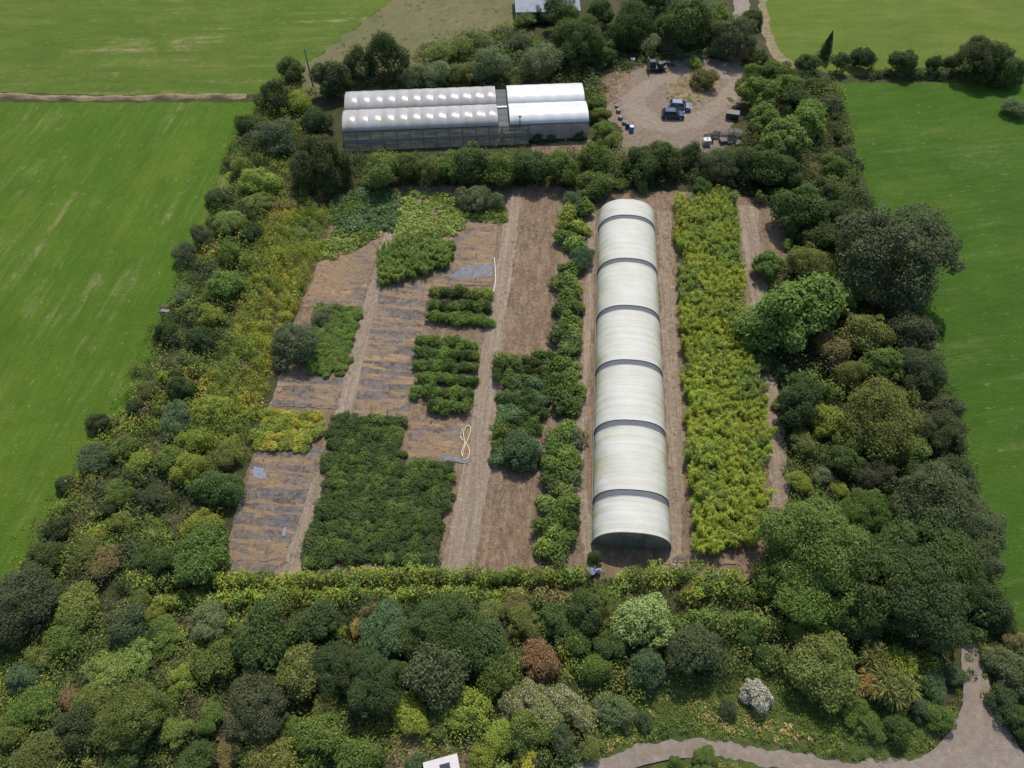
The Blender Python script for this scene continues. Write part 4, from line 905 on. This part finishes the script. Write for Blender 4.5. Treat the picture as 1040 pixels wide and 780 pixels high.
cover('dry_tufts', [(676, 102), (676, 86), (704, 71), (722, 72), (729, 84), (724, 99), (706, 107)], 1.3, 0.2, 0.6, 0.3, 0.10, 34, [('tan', 1), ('ol', 1), ('br', .8), ('mg', .4)], 'dry brown grass on the yard island', 30, 0.25, 0.8, 4)
cover('yard_weeds', [(604, 78), (636, 60), (690, 50), (742, 56), (742, 64), (700, 62), (650, 64), (626, 84), (612, 100)], 0.6, 0.3, 0.9, 0.5, 0.14, 50, [('ol', 1), ('gg', 1), ('br', .8), ('tan', .5), ('mg', .5)], 'grey green weeds along the back of the yard', 31)
cover('yard_weeds', [(738, 100), (750, 98), (752, 128), (738, 134)], 0.5, 0.3, 0.8, 0.4, 0.13, 50, [('ol', 1), ('br', .8), ('mg', .8)], 'brown green weeds under the trees at the yard side', 32)
cover('lane_edge_weeds', [(585, 778), (632, 757), (690, 746), (745, 752), (800, 763), (860, 771), (915, 773), (938, 764), (962, 742), (974, 714), (973, 682), (968, 682), (966, 712), (955, 736), (932, 758), (905, 766), (850, 764), (745, 744), (690, 739), (625, 750), (580, 772)], 5.0, 0.2, 0.5, 0.4, 0.08, 46, [('dg', 1), ('mg', 1), ('ol', 1), ('lg', .6), ('yg', .4)], 'ragged weeds along the lane edge', 33)
# ================================================================== NURSERY STOCK, ONE OBJECT PER PLANT
block([(342, 424), (411, 426), (408, 470), (463, 475), (441, 571), (308, 574)], 1.1, 1.15, 1.06, 'nursery_shrub', 'pot', ['dg', 'dg', 'mg', 'dg'], 'dark green leafy nursery shrub packed in the big L shaped block', 'nursery plant', 'nursery shrubs of the large dark block', hs=0.8)
for k, y in enumerate((353, 365, 377.5, 390.5, 404, 418)):
    xl, xr = 425-(y-350)*0.10, 486-(y-350)*0.13
    nm = ('farthest', 'second', 'third', 'fourth', 'fifth', 'nearest')[k]
    block([(xl, y+1), (xr, y+1), (xr+.6, y-5), (xl+.6, y-5)], 0.8, 3, 1.02, 'row_bush', 'pot', ['mg', 'vg', 'dg'], nm+' row of mid green bushes in the six row bed by the middle path', 'nursery plant', 'six row bed, %s row' % nm, jit=.08, hs=1.0)
for k, (y, c, w_) in enumerate(((303, ['ol', 'yg', 'dg'], 'olive yellow topped'), (316, ['dg', 'mg'], 'dark green'), (329, ['mg', 'vg'], 'bright green'))):
    block([(438, y+1), (495, y+1), (495.5, y-5), (438.5, y-5)], 0.8, 3, 1.05, 'row_bush', 'pot', c, w_+' bushes of the three row bed by the cream pipe', 'nursery plant', 'three row bed, %s row' % w_, jit=.08, hs=1.0)
block([(505, 368), (561, 363), (556, 408), (548, 440), (545, 476), (502, 474)], 1.2, 1.25, 1.12, 'nursery_shrub', 'pot', ['dg', 'bc', 'dg', 'mg'], 'dark bushy nursery shrub in the block between bare strip halves', 'nursery plant', 'nursery shrubs of the block across the bare strip', hs=1.1)
block([(264, 420), (328, 420), (324, 444), (314, 459), (258, 454)], 0.95, 1.1, 0.9, 'golden_bush', 'pot', ['yg', 'ye', 'yg'], 'yellow leaved nursery bush in the small block left of the dirt path', 'nursery plant', 'yellow nursery bushes', hs=.75)
block([(322, 313), (366, 312), (353, 381), (312, 380)], 0.9, 1.0, 0.88, 'low_bush', 'pot', ['vg', 'mg', 'vg'], 'bright green low bush in the bed around the round dark bush', 'nursery plant', 'bright green bed beside the round bush', hs=.6)
block([(390, 290), (452, 272), (462, 252), (440, 246), (400, 250), (388, 266)], 0.95, 1.0, 1.0, 'grassy_bush', 'plume', ['vg', 'lg', 'lg'], 'bright grassy bush in the clump between pale path and crop patch', 'nursery plant', 'grassy bush clump', hs=.8)
block([(687, 207), (739, 205), (749, 300), (773, 440), (775, 520), (760, 559), (709, 559), (703, 450), (693, 300)], 1.5, 1.5, 1.3, 'willow_clump', 'plume', ['wy', 'wy', 'wy', 'lg', 'wy'], 'feathery yellow green willow clump in the long strip beside the tunnel', 'nursery plant', 'yellow green strip beside the long tunnel', jit=.3, hs=.78)
# narrow row of bushes between bare strip and tunnel
strip = [(592, 212, 9, 'mg'), (576, 224, 10, 'yg'), (588, 233, 9, 'yg'), (574, 241, 9, 'mg'), (584, 250, 9, 'lg'), (578, 275, 9, 'mg'), (572, 288, 9, 'mg'), (582, 292, 9, 'lg'), (576, 303, 10, 'mg'), (584, 312, 9, 'mg'), (571, 316, 9, 'dg'), (578, 328, 10, 'mg'), (572, 341, 10, 'dg'), (583, 343, 9, 'lg'), (577, 356, 10, 'mg'), (585, 350, 8, 'gg'), (570, 372, 10, 'mg'), (580, 378, 10, 'lg'), (570, 391, 11, 'mg'), (582, 396, 10, 'lg'), (571, 409, 11, 'dg'), (582, 414, 9, 'mg'), (577, 440, 10, 'lg'), (565, 444, 9, 'mg'), (585, 446, 8, 'gg'), (561, 458, 10, 'mg'), (573, 462, 10, 'lg'), (582, 466, 9, 'mg'), (560, 475, 10, 'mg'), (572, 480, 11, 'mg'), (582, 486, 8, 'gg'), (560, 493, 10, 'dg'), (570, 499, 11, 'lg'), (578, 512, 10, 'mg'), (556, 514, 10, 'lg'), (567, 521, 11, 'mg'), (578, 532, 9, 'dg'), (553, 535, 10, 'mg'), (565, 541, 11, 'lg'), (576, 549, 9, 'mg'), (553, 556, 10, 'lg'), (564, 563, 11, 'mg')]
for x, y, r, c in strip:
    plant(x, y-2, r*1.3, 'S', c, 'leafy laurel like bush in the narrow row between bare strip and tunnel', 'narrow bush row beside the tunnel', 1.0)

hedge([(128, 596), (200, 592), (300, 592), (400, 588), (500, 588), (598, 586)], 1.9, 1.7, ['hy', 'hy', 'lg', 'hy', 'mg'], 'yellow green hedge row touching the bare beds at the nursery foot', 21)
hedge([(165, 612), (260, 610), (330, 608), (430, 607), (530, 608)], 1.7, 1.6, ['hy', 'hy', 'lg', 'hy'], 'second yellow green hedge row, on the wood side of the first', 22)
hedge([(612, 602), (640, 590), (690, 587), (755, 590)], 2.2, 1.7, ['hy', 'lg', 'hy', 'mg'], 'rounded yellow green hedge in front of the tunnel mouth', 23)
hedge([(690, 610), (730, 602), (755, 604), (800, 608)], 1.9, 1.8, ['lg', 'yg', 'mg'], 'short rounded hedge just below the tunnel hedge near the big trees', 24)
hedge([(682, 638), (720, 634), (770, 638), (788, 644)], 2.3, 2.3, ['mg', 'vg', 'lg'], 'vivid green tall hedge above the grassy verge', 25)
hedge([(880, 77), (930, 78), (985, 79), (1040, 83)], 1.8, 1.5, ['gg', 'dgg', 'dg'], 'grey green field hedge under the thorn trees', 26, .2)
hedge([(846, 95), (858, 140), (868, 176)], 1.8, 1.5, ['dgg', 'dg', 'ol'], 'dark hedge along the edge of the smooth pasture', 27, .2)
hedge([(540, 614), (580, 610), (612, 618)], 2.0, 1.5, ['ol', 'mg', 'br'], 'olive hedge piece linking to the wood below the gap', 28)

# ================================================================== PLANTS, ONE BY ONE:  x  y  radius(px)  kind  colour | label
LIST = """
607 104 9 R mg|mid green bush at the far corner of the white greenhouse's yard end
611 116 10 R ol|olive bush half way along the white greenhouse's yard end
614 130 11 R mg|green bush at the near corner of the white greenhouse by the tubs
622 142 10 W ol|olive green bush below the blue drum
600 118 7 W dg|small dark bush against the white greenhouse gable
545 139 6 W dg|small dark bush where lean to and grey polythene wall meet
560 139 5 W ol|small olive bush against the grey polythene wall
588 138 6 W dg|dark little bush at the right part of the grey polythene wall
635 38 14 R dg|dark bush below the large dark tree above the drum
676 26 14 R dg|dark bush in front of the cottage
710 36 14 R dg|dark bush between the cottage tree and lane tree
600 26 14 R dg|dark bush right of the shed bushes
752 84 7 W ol|olive weedy bush at the yard entrance
848 166 12 T mg|mid green tree behind the small dark pasture edge bushes
846 212 15 T dg|dark tree on the sapling side of the huge grey tree
800 176 15 T dg|dark tree at the yard row's end above the sapling
862 260 14 L ol|olive tree tucked under the huge grey tree's left side
850 310 16 T dg|dark tree right of the big large leaved tree
905 400 13 T dg|dark tree above the large olive one
866 445 16 T mg|mid green tree left of the large olive one
930 480 16 T dg|dark tree between purplish brown tree and pasture edge
880 520 22 G mg|mid green tree between the big domed one and grey green one
872 556 22 G dg|dark green tree filling the middle of the lower right wood
296 72 13 R dg|dark rounded bush at the upper pasture corner beside the wooden pole
279 98 16 E dk|dark pointed evergreen where the dry bank meets the scrub
336 78 17 T dk|dark tree just right of the wooden pole
304 103 13 W yg|yellow green bush tucked behind the dark evergreen by the bank
321 120 18 R dk|dark round bush behind the corner of the clear greenhouse
251 128 13 D dg|dense dark bush at the pasture end of the belt's top
279 137 23 D dgg|broad grey green mound left of the clear greenhouse
323 164 29 G bt|large dark tree with scattered brown twigs by the bare patch
222 201 17 D dk|dark bush jutting towards the streaked pasture below the mound
246 168 15 W ol|olive bush between the mound and the pasture edge
262 182 17 R yg|yellow green rounded bush between two dark pasture edge bushes
256 236 13 R dk|very dark bush at the top of the yellow weeds
206 240 13 D dgg|grey dark bush at the pasture edge beside the dark jutting bush
232 226 16 W lg|light green loose bush above the yellow weeds
262 208 15 F lg|light green broad bush at the head of the yellow weeds
366 66 16 E dk|smaller dark evergreen of the pair behind the clear greenhouse
393 63 21 E dk|larger dark evergreen of the pair behind the clear greenhouse
350 80 12 D dg|low dark bush at the foot of the two evergreens
443 54 16 W ol|olive bush behind the greenhouse at the rough grass edge
466 48 15 W ol|second olive bush along the rough grass edge
489 43 14 W ol|olive brown bush nearest the farm shed track
496 66 20 D gg|round grey green bush behind the clear greenhouse roof
551 62 22 D gg|broad pale grey green bush behind the white greenhouse roof
528 44 14 D dgg|dark grey bush between the shed bushes and pale bush
444 72 17 W gg|low grey bramble mound behind the middle of the clear greenhouse
420 76 14 W gg|small grey bramble mound next to the dark evergreen pair
470 74 14 W ol|olive bramble mound beside the round grey green bush
533 19 10 R mg|small round mid green bush below the farm shed roof
549 14 10 R dk|dark round bush next to the small green one below the farm shed
588 38 26 G dg|large dark spreading tree behind the white greenhouse
570 12 16 L dg|tree behind the farm shed bushes at the top edge
612 58 13 R dg|dark bush at the foot of the large tree by the reddish bank
623 45 9 S lg|small bright green bush beside the large dark tree
642 22 24 G dg|large dark tree above the white drum
658 44 13 W gg|low grey green bush above the loaded trailer
680 40 14 W gg|low grey bush behind the log pile
695 22 24 T dg|dark tree under the cottage roof
722 18 19 A mg|light leaved tree beside the cottage
745 34 24 G dgg|grey dark tree overhanging the lane to the house
764 18 11 R dg|dark bush beside the lane to the house
610 12 15 T dg|dark tree between the farm shed and large dark tree
662 4 14 T dg|dark tree left of the cottage at the top edge
757 54 6 P tan|dry pale pampas clump at the yard gate
771 58 9 R dg|dark bush beside the pale pampas clump
717 78 15 D gd|round yellow topped bush on the dry grass island
706 62 8 W yg|yellowish weeds bush behind the island bush
768 72 13 R mg|mid green bush at the yard corner below the pampas
791 75 16 R mg|mid green tree like bush by the meadow margin
771 95 18 A mg|leafy light tree overhanging the yard beside the grey topped trailer
799 88 15 T mg|mid green tree behind the leafy yard tree
811 104 17 T dg|dark tree between leafy yard tree and smooth pasture
776 121 16 A mg|leafy tree overhanging the bench racks
821 122 20 A vg|bright leafy tree nearest the smooth pasture beside the yard
795 144 21 A mg|broad leafy tree at the end of the row by the bench racks
828 86 12 D dg|dense dark bush at the hedge corner of the smooth pasture
844 106 11 R dgg|grey dark bush on the smooth pasture edge below the hedge corner
851 136 8 R dk|small dark bush at the edge of the smooth pasture, uppermost of two
860 155 9 R dgg|small grey bush at the edge of the smooth pasture
867 184 9 R dk|small round black green bush just above the big grey tree
386 172 19 T mg|round mid green tree in front of the clear greenhouse's left half
414 170 13 T dg|small dark tree beside the round one in front of the greenhouse
435 172 14 L ol|loose olive tree in front of the greenhouse centre
457 167 16 T mg|mid green tree in the greenhouse row below the eighth bay
481 163 20 T dg|tall dark tree in the greenhouse row below the netted walkway
510 170 19 T mg|broad tree in the greenhouse row below the lean to end
540 167 18 T dg|dark tree in the row at the lean to's right end
573 172 15 T mg|tree in the row in front of the bare apron
604 160 17 T mg|tree at the row's bend between apron and yard
606 186 18 R mg|rounded bush behind the far end of the tunnel
582 207 16 D bg|blue green dense bush heading the narrow bush row
591 262 14 D bg|dark blue green bush beside the tunnel's second section
651 164 18 T dg|tree between yard and tunnel end, first of the yard row
676 161 16 T dg|second dark tree of the row along the yard
702 160 13 E dk|narrow dark evergreen in the row along the yard
731 168 20 G dgg|grey green broad tree in the row below the black bins
762 166 18 T dg|dark tree in the yard row below the bench racks
786 170 20 T dg|large dark tree at the yard row's right end
652 187 9 S lg|small light green bush between tunnel end and yard row
628 186 9 S mg|small mid green bush behind the tunnel's back end
773 200 6 L lg|slim light green sapling on the bare ground by the willow strip
715 190 10 W dg|low dark bush at the back of the willow strip
488 202 15 D gg|grey green willow bush at the top of the middle path
472 203 12 D gg|smaller grey green willow bush next to the pale crop
503 203 12 D gg|grey green willow bush nearest the bare strip
301 347 28 D dgg|large round dark bush standing on the bright green bed
327 320 9 W gg|small grey green bush behind the large round dark bush
208 344 16 D dk|dark bush in the scrub beside the yellow weeds path
179 428 21 D bg|broad blue green bush in the middle of the scrub belt
188 258 12 W dgg|grey bush at the pasture edge, level with the yellow weeds' top
168 336 12 R dg|dark bush just below the wooden frame
186 300 11 W gg|pale grey bush just above the wooden frame
228 290 16 R lg|light green bush beside the narrow path through the weeds
214 320 14 R yg|yellow green bush on the scrub side of the weeds path
232 258 13 R mg|mid green bush on the scrub side of the yellow weeds
184 394 13 R dg|dark bush above the broad blue green bush
138 415 11 R dk|dark bush on the pasture edge level with the blue green bush
150 396 12 W ol|olive bush at the pasture edge above a dark bush
98 430 13 D dk|dark bush standing out into the pasture edge
95 464 18 W dgg|grey olive bush at the pasture edge below the outstanding dark bush
66 492 11 R dk|small dark bush on the pasture edge in the lower belt
58 537 14 R dk|round dark bush on the pasture edge near the belt's foot
89 553 16 W ol|olive bush near the belt's foot
43 570 16 R dg|dark green bush at the belt's foot beside the big dark tree
199 562 27 A mg|leafy green tree by the lower left corner of the fabric beds
170 572 17 R dg|dark rounded bush left of the leafy corner tree
150 563 14 D dg|dense dark bush in the lower scrub left of the corner tree
156 504 15 D dgg|grey dark bush in the centre of the lower scrub
222 496 23 W dg|dark olive bush against the left fabric bed
190 478 15 R yg|yellow green bush above the grey dark scrub bush
173 464 15 R lg|light green bush below the broad blue green bush
230 462 15 W ol|dry olive bush beside the blue plastic sheet
205 532 16 R yg|yellow green bush just above the leafy corner tree
153 545 9 S yg|small yellow bush in the lower scrub
123 500 13 W mg|mid green bush in the lower scrub near the pasture
125 456 13 R mg|mid green bush in the scrub left of the light green one
215 416 16 R yg|yellow green bush by the lower end of the yellow weeds
195 448 14 R yg|yellow bush between blue green bush and yellow weeds
140 470 12 R yg|yellow green bush among grey scrub in the belt's middle
124 530 12 R ol|olive rounded bush in the lower scrub
108 516 10 R dk|dark little bush in the lower scrub
105 572 15 W br|brownish dry bush at the belt's foot
17 613 35 G dgg|big dark tree at the foot of the streaked pasture
78 612 24 W ol|loose olive bush to the right of the big dark corner tree
66 645 22 D mg|mid green dense bush below the olive one
46 668 16 W ol|olive bush beside the bare brown patch's upper edge
23 689 15 R bg|round blue green bush by the frame's left edge
35 717 21 D mg|smooth mid green mound near the dead red shrub
72 709 13 W rd|dead reddish brown shrub in the lower left wood
8 742 18 W ol|olive bush at the frame's left edge below the green mound
130 634 21 R dgg|dark grey rounded bush below the hedge's left end
157 624 12 R yg|yellow bush between the dark grey bush and the hedge
140 604 13 W ol|olive bush at the hedge's left tip
211 630 21 D gg|grey green round tree like bush below the second hedge
160 640 13 D dk|dark narrow bush beside the grey green round bush
109 682 25 F lg|light green spreading bush, lower left of three in a slanting row
137 665 22 F lg|light green spreading bush, middle of three in a slanting row
167 645 20 F vg|bright green spreading bush, upper end of the slanting row
219 668 23 R mg|mid green round bush below the grey green one
186 690 15 R yg|yellow green bush at the edge of the dark hollow
250 645 15 W ol|olive bush between grey green bush and dark wood trees
269 648 28 T dg|dark tree near the left third of the lower wood
262 715 30 G dgg|large dark grey tree beside the bare brown patch
130 728 32 G ol|large olive dark tree in the lower left wood
95 714 19 W ol|olive bush beside the dead red shrub
78 742 18 T dk|very dark tree in the lower left corner wood
162 722 16 R mg|mid green bush between olive tree and bare patch
180 741 15 W lg|light green bush left of the bare brown patch
124 768 22 R dg|dark green bush at the bottom edge below the olive tree
43 770 25 W ol|brownish olive bush in the bottom left corner
213 730 15 R mg|green bush on the bare brown patch
201 770 17 R dg|dark bush at the bottom edge below the bare patch
231 768 16 W br|brown grassy bush at the bottom edge
277 770 24 W ol|olive bush at the bottom edge right of the brown one
320 632 21 T dk|very dark round tree below the hedge's left half
303 680 23 T ol|olive tree in the middle of the left wood
340 678 27 G dk|large blackish tree left of the dark clearing
381 694 28 G dk|tall blackish tree above the dark clearing
346 640 8 S yg|small bright yellow green bush beside the very dark round tree
364 634 10 W or|orange brown bush below the hedge
378 618 13 W br|dry brown bush under the hedge near the orange one
393 642 27 D bg|broad blue green bush below the hedge centre
420 650 18 T dg|dark tree squeezed between the blue green bush and big domed tree
459 635 35 G dg|big domed dark green tree below the hedge centre
445 682 28 T dgg|grey dark tree below the big domed one
492 652 24 T dg|dark tree to the right of the big domed one
502 684 22 R mg|mid green bush below the dark tree near the copper bush
408 682 15 R mg|mid green bush between the blackish tree and grey dark tree
416 724 21 W yg|light olive bush at the edge of the dark clearing
446 732 16 W ol|olive bush overhanging the dark clearing
474 720 23 R yg|yellow olive bush right of the dark clearing
323 750 24 R mg|mid green bush at the bottom left of the clearing
361 768 22 R mg|rounded green bush at the bottom edge of the clearing
330 715 17 W ol|olive green bush below the large blackish tree
421 775 10 R bg|small blue green bush beside the flat white hut roof
289 738 16 W mg|green bush between dark grey tree and clearing bush
300 600 8 W yg|yellow tuft in the gap between the two hedge rows
532 631 17 W ol|olive bush above the copper bush
500 620 14 W lg|light dry green bush below the second hedge
525 612 12 W br|brown dry bush at the second hedge's right end
566 632 17 R dg|dark bush right of the copper bush
595 622 18 T dg|dark tree between hedge gap and pale tree
620 612 14 W ol|olive bush below the tunnel hedge
586 650 16 R dg|dark green bush below the dark hedge gap tree
548 669 21 R rd|copper red round bush in the lower wood
605 680 15 E mg|upright mid green bush between copper bush and dark conifer
620 655 16 T dg|dark tree left of the pale flowering tree
654 632 26 A pt|pale green tree with creamy leaf tips below the tunnel
657 680 18 E bg|dark blue green conical tree in the shade of the pale tree
705 657 25 L dgg|loose grey green tree beside the pale tree
624 720 22 D gg|grey green mound by the lane bend
654 733 11 R bg|small round bush on the lane verge
543 708 18 W cr|cream flowering bush nearest the copper bush
574 714 20 W cr|largest cream flowering bush above the bend
556 724 18 W cr|cream flowering bush in the front of its patch
594 730 16 W cr|cream flowering bush nearest the grey green mound
520 716 15 W cr|cream flowering bush beside the yellow olive bush
537 742 20 R mg|rounded green bush below the cream flowers
572 752 17 D dgg|grey dark bush below the cream flowers
509 750 18 W yg|yellow green bush right of the white hut roof
490 768 15 R yg|bright yellow green bush touching the hut corner
535 770 12 R ye|small yellow bush at the bottom edge
600 758 12 W ol|olive bush at the start of the lane
550 770 11 R dk|dark bush at the bottom edge beside the small yellow bush
686 775 7 E mg|small upright conifer on the near lane verge
716 774 12 R mg|smooth round green bush on the near lane verge
739 720 11 D dgg|grey dark egg shaped bush left of the white shrub
768 706 16 R wh|white blossoming round shrub on the grassy verge
779 668 13 R dg|dark bush above the white shrub
760 650 12 T dg|dark tree under the vivid green hedge
812 640 14 R lg|light green bush at the foot of the big oak like trees
835 678 36 D ol|large olive rounded tree like bush right of the white shrub
866 722 15 W mg|low green bush below the large olive bush
888 670 15 Y ol|cabbage palm left of the tallest one
914 672 15 Y yg|cabbage palm with bright heads, uppermost
905 698 19 Y ol|largest cabbage palm clump above the lane
884 694 13 Y or|brownish cabbage palm of the group
945 692 18 D bg|blue green bush beside the lane branch
968 684 11 R dgg|grey bush touching the lane branch
936 722 12 R bg|small blue green bush between palms and junction
911 741 17 R dg|dome shaped dark bush at the lane curve
952 727 14 W mg|green bush filling the junction's inner corner
885 738 14 W mg|low bright bush on the lane verge left of the dome
1000 614 17 T dk|dark tree where the lane vanishes under the wood
1019 632 14 R dg|dark bush on the field side of the lane
1012 668 16 D gg|grey green bush on the field side of the lane
1030 650 11 W br|brown tinted bush by the lane's pasture hedge
1032 684 18 R dgg|dark grey bush on the lane bank at the frame's edge
1019 714 16 R dk|blackish bush on the lane bank above the junction
1036 735 14 R dg|dark green bush at the lane bank's lower end
821 63 12 R dk|dark bush at the end of the field hedge row by the meadow margin
840 48 8 C dk|narrow dark spire conifer in the field hedge
853 62 10 L dk|thin thorn tree right of the spire conifer
876 58 11 T dk|round thorn tree between spire conifer and hedge middle
917 62 12 T dk|dark thorn tree in the middle of the field hedge
949 65 8 T dk|small thorn tree, first of the small pair in the field hedge
966 63 8 L dk|small loose thorn tree, second of the small pair
997 60 21 G dk|largest dark tree of the field hedge
1026 70 15 T dg|dark tree at the field hedge's far end
1033 108 12 W gg|grey bush on the smooth pasture's far side hedge
911 252 53 G dgg|huge grey green spreading tree at the smooth pasture edge
809 212 22 T dg|dark tree beside the bare ground with the sapling
835 194 18 T dg|dark tree above the huge grey green tree
836 238 17 T dg|dark tree between the sapling ground and huge tree
814 238 9 W gg|small grey bush in front of the dark sapling trees
800 248 7 S lg|small pale bush on the edge of the bare ground
826 268 22 G ol|olive tree above the large leaved tree
872 292 21 L ol|yellowish olive tree left of the huge grey tree's shade
806 318 44 A mg|big bright large leaved tree beside the willow strip
781 270 15 A mg|leafy outlier on top of the big large leaved tree
845 353 17 T br|brownish olive tree between the big leafy tree and belt
882 338 22 T ol|olive green tree below the huge tree's left side
925 338 20 T dgg|grey dark tree right under the huge tree
896 372 20 A mg|leafy tree in the middle of the right belt
936 375 24 G dgg|grey dark tree on the pasture edge below the huge tree
953 330 9 R mg|green bush in the huge tree's shadow
865 380 14 L ol|loose olive tree beside the leafy belt tree
776 366 13 R dg|dark bush at the foot of the big large leaved tree
818 394 16 T dg|dark tree between the willow strip and belt
809 414 20 T dk|very dark tree at the bare path's edge
792 410 8 S lg|small light bush leaning over the bare path
838 424 17 R yg|yellow olive bush beside the very dark tree
816 448 15 R ol|olive bush at the bare path's middle
835 484 11 R gg|round grey green bush among yellow weeds
813 490 13 W yg|yellow weedy bush beside the bare path end
852 494 11 W yg|yellow bush right of the round grey green one
896 424 37 G ol|large olive green tree in the right belt's middle
920 454 20 T mg|mid green tree below the large olive one
955 440 23 G bt|dark tree with orange brown tips on the pasture edge
962 412 15 T dgg|grey tree on the pasture edge above the orange tipped tree
890 482 19 G pk|purplish brown tree in the right belt
862 470 16 T dg|dark tree left of the purplish brown tree
968 482 20 T dk|very dark tree on the pasture edge below the orange tipped tree
828 548 50 G mg|big mid green domed tree at the willow strip's foot
948 512 38 G dgg|large grey green tree on the lower pasture edge
985 532 30 G dgg|grey tree bulging into the smooth pasture
942 560 42 G dg|large dark green tree in the centre of the lower right wood
990 566 28 G dgg|grey dark tree above the lane's end
1008 538 12 R dk|small dark bush projecting into the smooth pasture
832 600 38 G mg|mid green tree below the big domed one
890 594 42 G dg|broad dark green tree above the cabbage palms
934 606 44 G dk|very dark broad tree beside the lane's end
980 590 26 G dg|dark tree leaning over the lane's end
872 628 24 T dg|dark tree directly above the large olive bush
790 585 20 T mg|mid green tree at the hedge's right end
604 566 7 E dg|small dark conifer at the tunnel's front corner
530 455 19 R bg|bright blue green bush standing above the nursery block
700 598 8 W or|dry rusty weeds between the two short hedges
780 607 8 W br|dry brown weeds at the end of the short hedge
"""
for ln in LIST.strip().split('\n'):
    a, lab = ln.split('|'); x, y, r, k, c = a.split(); plant(float(x), float(y), float(r), k, c, lab)
